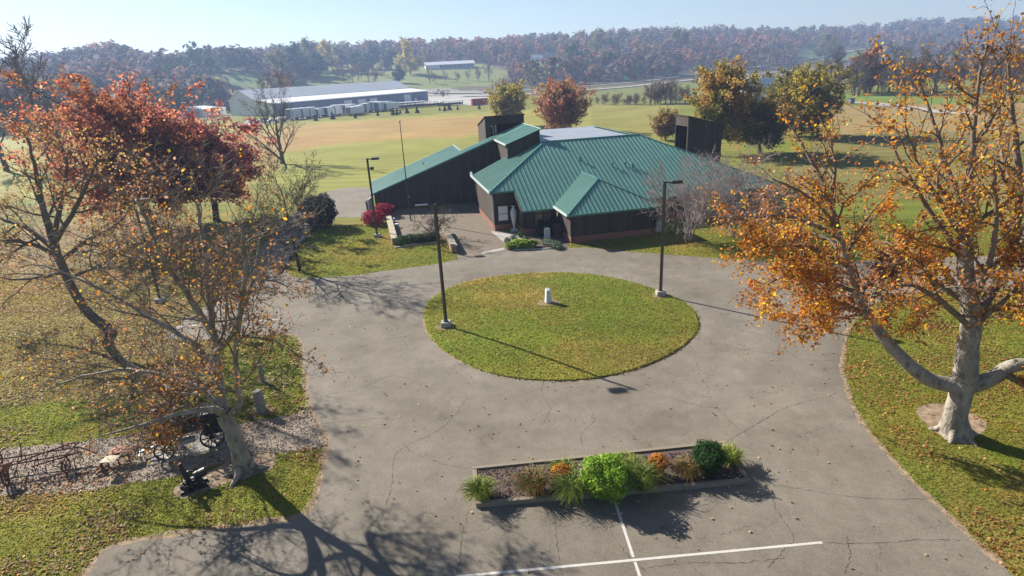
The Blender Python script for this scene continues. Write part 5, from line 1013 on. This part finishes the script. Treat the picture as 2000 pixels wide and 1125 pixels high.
# ---- box bodies and trailers in the yard
def trailer(px, py, w_, l_, h_, label, mt='metal_white', rz=.9):
    c = at(px, py); t = empty('box_trailer', (c[0], c[1], .05), rz, label, 'trailer', 'white box trailers lined up by the warehouse')
    m = MB(); m.box((-l_/2, -w_/2, .7), (l_/2, w_/2, .7+h_)); m.build('body', MAT[mt], t, bevel=.05); m = MB(); m.box((-l_/2-.03, -w_/2+.25, .85), (-l_/2, w_/2-.25, .6+h_)); m.build('rear_door', MAT['metal_blue'], t)
    m = MB(); m.box((-l_/2+.3, -w_/2+.3, .45), (l_/2-.2, w_/2-.3, .69)); m.build('chassis', MAT['black'], t)
    for x in (-l_*.25, -l_*.25+1.1):
        for y in (-w_/2+.15, w_/2-.15): m = MB(); m.disc((x, y, .45), (0, 1, 0), .45, .28, 12); m.build('wheel', MAT['tyre'], t)
ordn = ['first', 'second', 'third', 'fourth', 'fifth', 'sixth', 'seventh', 'eighth', 'ninth', 'tenth', 'eleventh', 'twelfth', 'thirteenth', 'fourteenth', 'fifteenth', 'sixteenth']
TR = [(582, 233), (600, 231), (616, 229.5), (632, 228), (649, 226.5), (664, 225), (682, 223.5), (694, 225), (706, 220.5), (722, 219), (733, 218), (749, 217), (763, 216)]
for k, (x, y) in enumerate(TR):
    trailer(x, y, 3.2+.3*math.sin(k*2.3), 7.5+1.5*math.cos(k*1.7), 3.2+.5*math.sin(k*1.3+1), ordn[k]+' pale box trailer from the left in the row before the warehouse', rz=math.radians(60+6*math.sin(k*2)))
def pickup(c, rz, name, label, mt, cat, L_=4.6, truck=False, group=None):
    t = empty(name, c, rz, label, cat, group); w_ = 1.8
    if truck:
        m = MB(); m.box((-7, -1.25, 1.1), (5, 1.25, 4)); m.build('trailer_body', MAT['white'], t); m = MB(); m.add([(5.3, -1.2, .8), (7.8, -1.2, .8), (7.8, 1.2, .8), (5.3, 1.2, .8), (5.3, -1.2, 3.7), (6.9, -1.2, 3.2), (6.9, 1.2, 3.2), (5.3, 1.2, 3.7), (7.8, -1.2, 1.9), (7.8, 1.2, 1.9)], [(3, 2, 1, 0), (0, 1, 8, 5, 4), (2, 3, 7, 6, 9), (3, 0, 4, 7), (4, 5, 6, 7), (5, 8, 9, 6), (8, 1, 2, 9)]); m.build('cab', MAT[mt], t)
        for x in (-6, -4.8, 4.2, 6.9):
            for y in (-1.1, 1.1): m = MB(); m.disc((x, y, .5), (0, 1, 0), .5, .3, 12); m.build('wheel', MAT['tyre'], t)
        m = MB(); m.box((-6.8, -1, .7), (5.3, 1, 1.09)); m.build('chassis', MAT['black'], t); return t
    h = L_/2; pr_ = [(-h, .35), (h, .35), (h, .75), (h*.85, .9), (h*.4, .98), (h*.12, 1.45), (-h*.55, 1.47), (-h*.85, 1.0), (-h, .95)]; n = len(pr_)
    m = MB(); m.add([(x, -w_/2*(1 if z < 1.1 else .8), z) for x, z in pr_]+[(x, w_/2*(1 if z < 1.1 else .8), z) for x, z in pr_], [tuple(range(n)), tuple(range(2*n-1, n-1, -1))]+[(i, n+i, n+(i+1) % n, (i+1) % n) for i in range(n)]); m.build('body', MAT[mt], t, bevel=.04)
    for s in (-1, 1): m = MB(); m.add([(h*.33, s*w_*.455, 1.02), (h*.12, s*w_*.415, 1.38), (-h*.5, s*w_*.415, 1.38), (-h*.75, s*w_*.455, 1.02)], [(0, 1, 2, 3)]); m.build('side_window', MAT['glass'], t)
    for x in (-h*.6, h*.6):
        for y in (-w_/2+.1, w_/2-.1): m = MB(); m.disc((x, y, .33), (0, 1, 0), .33, .2, 12); m.build('wheel', MAT['tyre'], t)
    return t
for k, (x, y, mt) in enumerate([(497, 240, 'car_silver'), (508, 241, 'white'), (521, 238, 'car_dark'), (535, 240, 'white'), (548, 238, 'car_silver'), (562, 236, 'car_silver')]):
    pickup((*at(x, y)[:2], .05), .6+.3*math.sin(k*2), 'parked_car', ordn[k]+' parked car from the left at the near corner of the warehouse', mt, 'car', 5., group='cars parked at the warehouse')
def flat_stack(px, py, l_, w_, h_, mt, label, rz=.55, cat='rack'):
    c = at(px, py); t = empty('storage_rack', (c[0], c[1], .05), rz, label, cat, 'storage racks in the yard'); 
    for x in np.linspace(-l_/2, l_/2, 5):
        for y in (-w_/2, w_/2): m = MB(); m.box((x-.1, y-.1, 0), (x+.1, y+.1, h_)); m.build('post', MAT['brown'], t)
    m = MB(); m.box((-l_/2-.2, -w_/2-.3, h_), (l_/2+.2, w_/2+.3, h_+.2)); m.build('deck', MAT['metal_white'], t); m = MB(); m.box((-l_/2+.12, -w_/2+.12, .3), (l_/2-.12, w_/2-.12, h_*.6)); m.build('load', MAT['car_dark'], t)
flat_stack(800, 211, 16, 3.5, 2.6, 0, 'dark roofed storage rack nearest the last box trailer'); flat_stack(838, 208, 15, 3, 2.2, 0, 'dark storage rack in the middle of the yard edge'); flat_stack(880, 206, 12, 3, 2.0, 0, 'dark storage rack left of the red container')
c = at(937, 205); t = empty('shipping_container', (c[0], c[1], .05), .35, 'red container standing at the right end of the yard', 'container')
m = MB(); m.box((-4, -1.2, .1), (4, 1.2, 2.9)); m.build('shell', MAT['redbox'], t, bevel=.04)
for k in range(16): m = MB(); m.box((-3.9+.49*k, -1.26, .2), (-3.66+.49*k, -1.202, 2.8)); m.build('rib', MAT['redbox'], t)
m = MB(); m.box((4.002, -1.1, .2), (4.05, 1.1, 2.8)); m.build('door', MAT['redbox'], t)
# young conifers along the yard edge
def cone_tree_mesh(seed, n, pal, hh=1., rr=.36):
    g = np.random.default_rng(seed); z = g.random(n)**1.3; a = g.random(n)*6.283; r = rr*(1-z)*g.uniform(.55, 1.05, n)*(1+.25*np.sin(z*40)); C = np.stack([r*np.cos(a), r*np.sin(a), .06+z*.94], 1)*hh
    V, Fc = quads(C, np.full(n, .11*hh)*g.uniform(.7, 1.3, n), np.stack([np.cos(a), np.sin(a), np.full(n, .5)], 1)+g.normal(size=(n, 3))*.35, 1.3, g); return npmesh('crown', V, Fc, np.repeat(pick(pal, n, g), 4, 0))
FIR = [(.02, .045, .022, 3), (.03, .06, .03, 2), (.045, .075, .04, 1)]
me_c = cone_tree_mesh(1, 900, FIR); m = MB(); m.tube([(0, 0, -.05), (0, 0, .9)], [.03, .008], 6); me_t = m.mesh('trunk')
def conifer(c, s, label, group=None, fat=1.):
    t = empty('conifer', c, random.random()*6, label, 'tree', group)
    a = link('crown', me_c, MAT['needle'], t); b = link('trunk', me_t, MAT['bark_dark'], t); t.scale = (s*fat, s*fat, s); return t
random.seed(4)
for k, (x, y) in enumerate([(617, 236), (650, 233), (694, 231), (738, 226), (768, 225), (776, 224), (782, 222), (795, 221.5), (815, 221), (859, 216), (869, 217), (878, 215), (894, 214), (936, 213), (962, 212)]):
    conifer(at(x, y), 2.2+.7*math.sin(k*1.9), ordn[k]+' small young conifer from the left along the warehouse yard', 'young conifers along the yard edge')
# ---- barn, houses on the hill
c = hit(832, 136); t = empty('long_barn', (c[0], c[1], c[2]), math.radians(16), 'long white barn on the hill beside the yellow green tree', 'building'); BL = 52.
c2 = hit(925, 132); BL = max(35., min(75., float(np.hypot(c2[0]-c[0], c2[1]-c[1])))); t.rotation_euler.z = math.radians(12)
m = MB(); m.box((0, 0, -3), (BL, 14, 4.2)); m.add([(0, 0, 4.2), (0, 14, 4.2), (0, 7, 7)], [(0, 2, 1)]); m.add([(BL, 0, 4.2), (BL, 14, 4.2), (BL, 7, 7)], [(0, 1, 2)]); m.build('wall', MAT['metal_white'], t)
m = MB(); m.box((BL*.28, -.12, .2), (BL*.98, -.01, 3.6)); m.build('blue_grey_front', MAT['metal_blue'], t)  # grey-blue sheet over most of the white front wall
slab([(-.5, -1, 4.1), (BL+.5, -1, 4.1), (BL+.5, 7, 7.2), (-.5, 7, 7.2)], .25, 'roof', 'metal_white', t); slab([(-.5, 15, 4.1), (-.5, 7, 7.2), (BL+.5, 7, 7.2), (BL+.5, 15, 4.1)], .25, 'roof', 'metal_white', t)
for k in range(7): m = MB(); m.box((BL*(.3+.095*k), -.2, 1), (BL*(.3+.095*k)+1.6, -.125, 2.6)); m.build('window', MAT['glass'], t)
def house(px, py, w_, d_, h_, rz, label, roof='house_roof', wallm='white'):
    c = hit(px, py); t = empty('house', c, rz, label, 'house', 'houses on the hill'); m = MB(); m.box((-w_/2, -d_/2, -3), (w_/2, d_/2, h_)); m.add([(-w_/2, -d_/2, h_), (-w_/2, d_/2, h_), (-w_/2, 0, h_+d_*.35)], [(0, 2, 1)]); m.add([(w_/2, -d_/2, h_), (w_/2, d_/2, h_), (w_/2, 0, h_+d_*.35)], [(0, 1, 2)]); m.build('wall', MAT[wallm], t)
    k = d_*.35
    slab([(-w_/2-.5, -d_/2-.7, h_-.3), (w_/2+.5, -d_/2-.7, h_-.3), (w_/2+.5, 0, h_+k+.2), (-w_/2-.5, 0, h_+k+.2)], .2, 'roof', roof, t); slab([(-w_/2-.5, d_/2+.7, h_-.3), (-w_/2-.5, 0, h_+k+.2), (w_/2+.5, 0, h_+k+.2), (w_/2+.5, d_/2+.7, h_-.3)], .2, 'roof', roof, t)
    for x in np.linspace(-w_/2+1.6, w_/2-1.6, max(2, int(w_/4))): m = MB(); m.box((x-.6, -d_/2-.06, 1), (x+.6, -d_/2-.005, 2.6)); m.build('window', MAT['glass'], t)
    m = MB(); m.box((w_*.2, .4, h_+k*.4), (w_*.2+.9, 1.3, h_+k+1)); m.build('chimney', MAT['brick'], t)
house(1048, 119, 14, 9, 3, .1, 'white house on the hill, leftmost of three', 'skyroof'); house(1068, 117, 12, 8, 3.2, .2, 'white house on the hill, middle of three'); house(1090, 116, 22, 10, 3.6, .1, 'large white house on the hill, rightmost of three'); house(1472, 196, 16, 10, 4, .3, 'pale house partly hidden between the golden and the olive tree', 'skyroof')
house(562, 138, 9, 7, 2.6, .3, 'small pale house beside the grassy knoll', 'house_roof')
# ---- highway furniture
def upole(px, py, hh, label, arms=1):
    c = hit(px, py); t = empty('utility_pole', c, .5, label, 'utility pole', 'utility poles by the highway'); m = MB(); m.tube([(0, 0, -.3), (0, 0, hh)], [.18, .12], 8); m.build('pole', MAT['brown'], t)
    for k in range(arms): m = MB(); m.box((-1.2, -.07, hh-.7-k*1.2), (1.2, .07, hh-.55-k*1.2)); m.build('crossarm', MAT['brown'], t)
upole(1272, 200, 13, 'utility pole in front of the highway, right one'); upole(1152, 194, 12, 'utility pole behind the russet pink tree'); upole(963, 186, 10, 'utility pole behind the olive yellow tree'); upole(405, 180, 9, 'utility pole near the warehouse gable')
c = hit(1221, 167); t = empty('road_sign', c, .3, 'green highway sign on two posts', 'sign')
for x in (-1, 1): m = MB(); m.box((x-.1, -.1, -.2), (x+.1, .1, 4)); m.build('post', MAT['steel'], t)
m = MB(); m.box((-1.6, -.2, 3.), (1.6, -.1, 7)); m.build('panel', MAT['green_sign'], t)
for z in (4.2, 5.4): m = MB(); m.box((-1.1, -.215, z), (1.1, -.202, z+.3)); m.build('lettering', MAT['white'], t)
def on_road(px, py, zo=.52): c = at(px, py); return (c[0], c[1], float(terrain(c[0], c[1]))+zo)
pickup(on_road(1768, 117), 2.55, 'semi_truck', 'white articulated truck on the highway at the far right', 'white', 'truck', truck=True); pickup(on_road(1668, 129), 2.5, 'box_truck', 'white truck on the near carriageway beside the brown tree', 'white', 'truck', truck=True)
pickup(on_road(1785, 120), .6, 'highway_car', 'dark car just right of the white truck on the highway', 'car_dark', 'car'); pickup(on_road(1805, 118), .6, 'highway_car', 'dark car farthest right on the highway', 'car_dark', 'car'); pickup(on_road(1445, 142), .6, 'highway_car', 'white car on the highway above the golden tree', 'white', 'car'); pickup(on_road(952, 184), .3, 'highway_car', 'dark pickup on the road behind the olive yellow tree', 'car_dark', 'car', 5.6)
c = at(1661, 203); t = empty('dumpster', (c[0], c[1], .06), .4, 'grey metal bin beside the pale side drive', 'bin'); m = MB(); m.box((-.9, -.7, .1), (.9, .7, 1.5)); m.build('body', MAT['metal_blue'], t, bevel=.04); m = MB(); m.box((-.95, -.75, 1.5), (.95, .75, 1.6)); m.build('lid', MAT['black'], t)
c = hit(486, 118); t = empty('radio_mast', c, 0, 'thin lattice radio mast on the left skyline', 'mast')
for a in range(3): q = a*2.094; m = MB(); m.tube([(math.cos(q)*.5, math.sin(q)*.5, -4), (math.cos(q)*.35, math.sin(q)*.35, 48)], .09, 4); m.build('leg', MAT['steel'], t)
for k in range(24):
    m = MB(); z = 2*k; m.tube([(.5, 0, z), (-.25, .4, z+1), (-.25, -.4, z+2), (.5, 0, z+2)], .04, 3); m.build('brace', MAT['steel'], t)
# guard rail
P = [at(*p)[:2] for p in smooth_line([(1000, 190), (1120, 184), (1240, 173), (1350, 161), (1450, 151)], 6)]
gr = empty('guard_rail', (P[0][0], P[0][1], 0), 0, 'pale guard rail along the near side of the highway', 'guard rail'); m = MB()
m.tube([(p[0]-P[0][0], p[1]-P[0][1], 1.1) for p in P], .16, 4); m.build('rail', MAT['steel'], gr)
for p in P[::2]: m = MB(); m.box((p[0]-P[0][0]-.1, p[1]-P[0][1]-.1, 0), (p[0]-P[0][0]+.1, p[1]-P[0][1]+.1, 1.2)); m.build('post', MAT['brown'], gr)
# ---- middle distance trees: prototypes and copies
def proto(seed, hh, rr, n, sz, pal, tint=None, bare_=False, prm=None):
    P = prm or dict(RO, n=[9, 7, 6, 4], max=3, cap=[rr, rr*.5, rr*.3, 1.2], ratio=[.6, .5, .5, .5], rmin=.03)
    if bare_: P = dict(BARE, n=[10, 9, 8, 5], max=3, rmin=.05, cap=[rr, rr*.6, rr*.35, 1.2], ratio=[.6, .55, .5, .5])
    tr = auto_tree(seed, (0, 0, 0), hh, .025*hh, P, (0, 0), .82); g = tr.g
    V, Fc = tr.wood({0, 1}, (7, 4, 3, 3)); tm = npmesh('trunk', V, Fc); r = tr.wood({2, 3}, (7, 4, 3, 3)); bm_ = npmesh('branches', *r); fm = None
    if n:
        C = tr.leaf_points({2, 3}, n)+g.normal(0, .5, (n, 3)); col = pick(pal, n, g, .22)
        V, Fc = quads(C, g.uniform(.7, 1.3, n)*sz, g.normal(size=(n, 3))+[0, 0, .4], 1.2, g); fm = npmesh('foliage', V, Fc, np.repeat(col, 4, 0))
    return tm, bm_, fm
PROT = dict(bare=proto(81, 12, 4.5, 0, 1, None, bare_=True), bare2=proto(82, 10, 4, 350, .5, [(.2, .13, .08, 1)], bare_=True), gold=proto(83, 13, 5.5, 4200, .6, [(.62, .5, .09, 3), (.5, .42, .08, 2)]), rust=proto(84, 11, 5, 2400, .7, [(.36, .15, .07, 3), (.42, .2, .08, 2)]), olive=proto(85, 12, 5, 2600, .7, [(.2, .2, .06, 3), (.26, .24, .07, 2)]), green=proto(86, 8, 3.6, 2400, .6, [(.05, .1, .045, 3), (.07, .125, .055, 2)]))
def put(kind, c, s, label, group=None, name=None, fat=1.):
    tm, bm_, fm = PROT[kind]; t = empty(name or {'bare': 'bare_tree', 'bare2': 'bare_tree'}.get(kind, 'field_tree'), c, random.random()*6.28, label, 'tree', group); t.scale = (s*fat, s*fat, s)
    bk = MAT['bark'] if kind.startswith('bare') else MAT['bark_dark']
    link('trunk', tm, bk, t); link('branches', bm_, bk, t)
    if fm is not None: link('foliage', fm, MAT['farleaf'], t)
    return t
put('gold', hit(802, 145), 2.1, 'large rounded yellow green tree on the hill left of the white barn', name='hill_tree')
HILLT = [(584, 147, 'green', 1.9), (606, 140, 'olive', 1.5), (588, 150, 'green', 1.3), (618, 148, 'green', 1.5), (628, 147, 'green', 1.3), (640, 138, 'gold', 1.3), (680, 137, 'bare', 1.2), (700, 143, 'green', 1.5), (730, 135, 'green', 1.7), (765, 135, 'green', 1.4), (780, 140, 'rust', .5), (548, 152, 'olive', 1.1), (618, 155, 'rust', .4), (745, 150, 'bare2', .8), (660, 158, 'bare', .9), (672, 160, 'bare', .8), (780, 162, 'green', 1.0), (690, 162, 'bare2', .8), (1120, 140, 'green', 1.9), (1192, 118, 'green', 1.6), (1170, 112, 'olive', 1.5), (1325, 112, 'olive', 1.6), (1610, 118, 'olive', 1.5), (1625, 120, 'olive', 1.3), (1640, 121, 'green', 1.2), (700, 158, 'bare2', .9), (720, 160, 'bare', .7), (735, 164, 'bare2', .8), (850, 163, 'bare2', .5), (870, 160, 'bare', .45), (895, 161, 'bare2', .5), (915, 158, 'bare', .5), (935, 158, 'bare2', .6), (955, 158, 'bare', 1.0), (840, 165, 'bare', .7), (660, 135, 'olive', 1.1), (560, 165, 'bare2', .8), (575, 168, 'bare', .8)]
KC = {}
def ordl(kd):
    KC[kd] = KC.get(kd, 0)+1; return ordn[KC[kd]-1]+' '
for k, (x, y, kd, s) in enumerate(sorted(HILLT)):
    put(kd, hit(x, y), s*1.5, ordl(kd)+{'green': 'dark green round tree from the left on the hillside', 'olive': 'olive tree from the left on the hillside', 'gold': 'pale green tree on the hillside meadow', 'rust': 'small russet tree from the left on the hillside meadow', 'bare': 'bare grey tree from the left on the hillside meadow', 'bare2': 'nearly bare tree from the left on the hillside meadow'}[kd], 'hillside trees '+kd, fat=1.15)
for k, (x, y, s) in enumerate([(104, 330, 1.9), (14, 335, 1.75), (150, 275, 1.3), (58, 285, 1.5)]):
    put('bare', hit(x, y), s, ['big bare tree on the left behind the red oaks', 'bare tree at the very left edge behind the oak', 'smaller bare tree just left of the copper oak', 'bare tree between the two largest bare trees at left'][k])
gW = np.random.default_rng(77); cnt = 0
for k in range(72):      # wood along the far side of the right field
    x = gW.uniform(1600, 2080); y = gW.uniform(176, 189)+ (x-1640)*.0 - (3 if x > 1800 else 0)
    put('bare' if gW.random() < .6 else 'bare2', hit(x, y), gW.uniform(.75, 1.15), 'bare grey tree in the wood behind the right field', 'bare trees of the wood behind the right field')
put('rust', hit(1690, 183), 1.35, 'orange brown tree in the wood below the highway')
for k in range(26):
    x = gW.uniform(1165, 1345); y = 206+gW.uniform(-2, 1)-.015*(x-1165)
    put('bare2', hit(x, y), gW.uniform(.18, .38) if x < 1265 else gW.uniform(.35, .75), 'scrubby bush in the hedge at the far edge of the field', 'scrub along the far field edge', name='field_scrub', fat=1.5)
# ---- far woods: too many to count
def forest(name, N, rlo, rhi, seed, label, pal, hmin, hmax, K, band=None, sz=1.5):
    g = np.random.default_rng(seed); th = np.radians(g.uniform(-49, 49, N)); u = g.random(N); r0 = np.interp(th, _TA, _R0_T); r1 = np.interp(th, _TA, _R1); r = r0*rlo+(r1*rhi-r0*rlo)*u**.9
    x = r*np.sin(th); y = r*np.cos(th); z = terrain(x, y); px, py = proj(np.stack([x, y, z], 1)); ok = np.ones(N, bool)
    hh0 = hmin+(hmax-hmin)*g.random(N)**1.4; px1, py1 = proj(np.stack([x, y, z+hh0*.45], 1)); px2, py2 = proj(np.stack([x, y, z+hh0*.9], 1))
    for poly, c, s in PATCH[9:13]: ok &= ~inpoly(px, py, poly) & ~inpoly(px1, py1, poly) & ~inpoly(px2, py2, poly)
    for a, b_ in ((1046, 119), (1090, 117), (870, 134), (832, 136)): ok &= ~((abs(px-a) < 24) & (py > b_-3) & (py < b_+9))
    ok &= ~((px > 820) & (px < 940) & (py > 126) & (py < 150))
    if band is not None: ok &= band(px, py, x, y)
    # keep the highway corridor open
    hx = np.interp(px, [830, 980, 1220, 1500, 1700, 1900, 2100], [186, 180, 163, 137, 120, 106, 96]); ok &= ~((px > 880) & (py > hx-1.5) & (py < hx+16))
    x, y, z = x[ok], y[ok], z[ok]; n = len(x); hh = hh0[ok]; rad = hh*g.uniform(.25, .45, n); pa = np.array(pal); cw = np.cumsum(pa[:, 3]/pa[:, 3].sum()); q = np.clip(.55*vnoise(x, y, 60, seed)+.45*g.random(n)+.08*(vnoise(x, y, 25, seed+1)-.5), 0, .999); q = np.argsort(np.argsort(q))/n
    col = pa[np.minimum(np.searchsorted(cw, q), len(pa)-1), :3]*np.clip(g.normal(1, .22, (n, 1)), .5, 1.6)
    d = g.normal(size=(n, K, 3)); d /= np.linalg.norm(d, axis=2)[..., None]; rr = g.uniform(.55, 1.05, (n, K, 1)); C = d*rr*np.stack([rad, rad, hh*.42], 1)[:, None]; C[:, :, 2] += hh[:, None]*.56; C += np.stack([x, y, z], 1)[:, None]
    cc = np.clip(col[:, None]*g.normal(1, .22, (n, K, 1)), .01, 1); nr = d+g.normal(size=d.shape)*.4+[0, 0, .2]
    s = (hh[:, None]*.13*sz*g.uniform(.6, 1.3, (n, K))).ravel()
    V, Fc = quads(C.reshape(-1, 3), s, nr.reshape(-1, 3), 1.2, g); o = link(name, npmesh(name, V, Fc, np.repeat(cc.reshape(-1, 3), 4, 0)), MAT['farleaf']); tag(o, label, 'woodland', kind='stuff'); return o
_R0_T = np.interp(_TA, _TA, np.array([330, 330, 320, 330, 350, 370, 400, 430, 460, 540, 640, 780, 1000, 1050, 1050, 330.]))
FPAL = [(.04, .065, .035, .8), (.1, .1, .06, 1.5), (.16, .13, .12, 4), (.2, .115, .09, 3), (.19, .16, .08, 2.5), (.3, .14, .08, 1.6)]
forest('far_wood', 5600, 1.0, 1.06, 91, 'hazy autumn woodland covering the far hills', FPAL, 7, 23, 50)
GPAL = [(.13, .11, .1, 5), (.115, .095, .08, 3), (.15, .105, .075, 1.5), (.055, .06, .04, .5)]
forest('brush_wood', 2100, .90, .62, 92, 'grey leafless brush at the foot of the hills', GPAL, 4, 9, 40, band=lambda px, py, x, y: (np.hypot(x, y) < 1.18*np.interp(np.arctan2(x, y), _TA, _R0_T)+40) & ~((px > 440) & (px < 850) & (py > 176)), sz=1.2)
# ================================================================== GROUND LITTER AND GRASS
gl = np.random.default_rng(101)
def on_asph(x, y): return inpoly(x, y, ASPH)
ASPH_N = ASPH
def litter(name, pxpoly, n, label, size=(.07, .14), clump=1.0, asph=None, pal=None):
    xs = [p[0] for p in pxpoly]; ys = [p[1] for p in pxpoly]; W_ = [at(min(xs), max(ys)), at(max(xs), max(ys)), at(min(xs), min(ys)), at(max(xs), min(ys))]; lo = np.min(W_, 0); hi = np.max(W_, 0)
    N = n*6; x = gl.uniform(lo[0], hi[0], N); y = gl.uniform(lo[1], hi[1], N); px, py = proj(np.stack([x, y, np.zeros(N)], 1)); ok = inpoly(px, py, pxpoly)
    if asph is not None:
        i_ = inpoly(x, y, ISL); a_ = on_asph(x, y) & ~i_; ok &= (a_ == asph)
    k = np.clip((vnoise(x, y, 2.2, 31)-.3)*2.2, .05, 1)*clump+(1-clump); ok &= gl.random(N) < k
    x, y = x[ok][:n], y[ok][:n]; n = len(x); z = np.where(inpoly(x, y, ISL), island_z(x, y), .012)+.02
    nr = gl.normal(size=(n, 3))*.45+[0, 0, 1]
    o = leaf_object(name, np.stack([x, y, z], 1), gl.uniform(*size, n), nr, pick(pal or [(.34, .2, .1, 3), (.26, .13, .06, 3), (.46, .33, .2, 2), (.4, .16, .05, 1.2)], n, gl, .3), None, 'leaf', 1.1, gl); return tag(o, label, 'leaves', kind='stuff')
litter('fallen_leaves', [(1640, 590), (2010, 560), (2010, 1125), (1960, 1125), (1640, 720)], 5200, 'fallen orange brown leaves on the lawn under the right sycamore', asph=False, pal=[(.5, .27, .1, 3), (.4, .2, .08, 3), (.58, .36, .16, 2), (.55, .22, .06, 1.5)])
litter('fallen_leaves', [(829, 627), (880, 562), (1040, 534), (1210, 546), (1366, 630), (1300, 698), (1150, 741), (980, 735), (852, 672)], 1300, 'pale fallen leaves strewn over the grass circle', asph=False)
litter('fallen_leaves', [(-20, 940), (640, 870), (640, 1000), (180, 1125), (-20, 1125)], 2600, 'fallen leaves on the lawn below the gravel path', asph=False, pal=[(.48, .36, .22, 3), (.36, .2, .1, 2), (.42, .2, .08, 1)])
litter('fallen_leaves', [(-20, 400), (430, 420), (600, 660), (600, 830), (-20, 880)], 24000, 'fallen leaves covering the lawn under the left trees', asph=False, size=(.09, .18), pal=[(.55, .42, .3, 3), (.4, .25, .14, 3), (.3, .16, .09, 2)])
litter('fallen_leaves', [(560, 500), (1680, 500), (1980, 1125), (180, 1125), (600, 800)], 520, 'single dry leaves scattered over the asphalt', asph=True, clump=.3, pal=[(.55, .42, .28, 3), (.42, .26, .14, 2), (.4, .18, .07, .7)])
litter('fallen_leaves', [(560, 440), (880, 480), (880, 520), (590, 545)], 300, 'fallen leaves on the lawn beside the plaza', asph=False)
# pebbles on the gravel
Pg = np.array(GRAV); lo, hi = Pg.min(0), Pg.max(0); N = 26000; x = gl.uniform(max(lo[0], -30), hi[0], N); y = gl.uniform(lo[1], hi[1], N); ok = inpoly(x, y, GRAV) & ~on_asph(x, y); x, y = x[ok], y[ok]; n = len(x)
tag(leaf_object('gravel_stones', np.stack([x, y, np.full(n, .02)], 1), gl.uniform(.03, .085, n), gl.normal(size=(n, 3))*.6+[0, 0, 1], pick([(.37, .3, .235, 3), (.28, .225, .175, 3), (.48, .42, .35, 1), (.2, .16, .125, 1.2)], n, gl, .2), None, 'stonechip', 1., gl), 'loose grey brown stones of the gravel path', 'gravel', kind='stuff')
# short grass blades on the lawns that lie near enough to show texture
N = 760000; r = 9+ (66-9)*gl.random(N)**1.35; th = np.radians(gl.uniform(-55, 55, N)); x = r*np.sin(th); y = r*np.cos(th); px, py = proj(np.stack([x, y, np.zeros(N)], 1))
ex = gl.normal(0, .07, N); ey = gl.normal(0, .07, N); isl = inpoly(x+ex, y+ey, ISL); ok = (px > -40) & (px < 2040) & (py < 1160) & (isl | ~(on_asph(x+ex, y+ey))) & ~inpoly(x+ex, y+ey, GRAV) & ~inpoly(x, y, DIRT) & ~inpoly(x, y, DIRT2) & ~inpoly(x, y, PLAZA)
lu = (x-BO[0])*math.cos(BA)+(y-BO[1])*math.sin(BA); lv_ = -(x-BO[0])*math.sin(BA)+(y-BO[1])*math.cos(BA); ok &= ~((lu > -5.7) & (lu < 24) & (lv_ > -.1)) & ~((lu > -17.2) & (lu < 3) & (lv_ > 21.5)) & ~((lu > .2) & (lu < 8.2) & (lv_ > -.1))
ok &= ~((px > 985) & (px < 1112) & (py > 455) & (py < 488))
x, y, r, isl = x[ok], y[ok], r[ok], isl[ok]; n = len(x); z = np.where(isl, island_z(x, y), 0.0); s = .028+.0007*r
a = gl.random(n)*6.283; wd = (.018+.0009*r); hh = s*gl.uniform(.6, 1.4, n); lx = gl.normal(0, .9, n)*hh; ly = gl.normal(0, .9, n)*hh
V = np.stack([np.stack([x-np.cos(a)*wd, y-np.sin(a)*wd, z-.01], 1), np.stack([x+np.cos(a)*wd, y+np.sin(a)*wd, z-.01], 1), np.stack([x+lx, y+ly, z+hh], 1)], 1).reshape(-1, 3)
c = ground_color(x, y, z*0)*np.clip(gl.normal(1.5, .22, (n, 1)), .5, 2.8)*np.clip(gl.normal(1., .1, (n, 1)), .5, 2); dry = (vnoise(x, y, 2.9, 12) > .62)[:, None] & (gl.random((n, 1)) < .5); c = np.where(dry, c*[1.25, 1.0, 1.1], c)
o = link('lawn_grass', npmesh('lawn_grass', V, np.arange(3*n).reshape(-1, 3), np.repeat(c, 3, 0)), MAT['leaf']); tag(o, 'short mown autumn grass of the lawns', 'grass', kind='stuff')
# ================================================================== HAZE
m = MB(); m.box((-1780, -1780, -12), (1780, 1780, 120)); hz = m.build('haze', None); tag(hz, 'thin blue autumn haze', 'haze', kind='stuff')
hm = bpy.data.materials.new('haze'); hm.use_nodes = True; n_ = hm.node_tree.nodes; n_.remove(n_['Principled BSDF']); pv = n_.new('ShaderNodeVolumePrincipled'); pv.inputs['Density'].default_value = .00042; pv.inputs['Color'].default_value = (.46, .63, 1, 1); pv.inputs['Anisotropy'].default_value = .2
hm.node_tree.links.new(pv.outputs[0], n_['Material Output'].inputs['Volume']); hz.data.materials.append(hm)
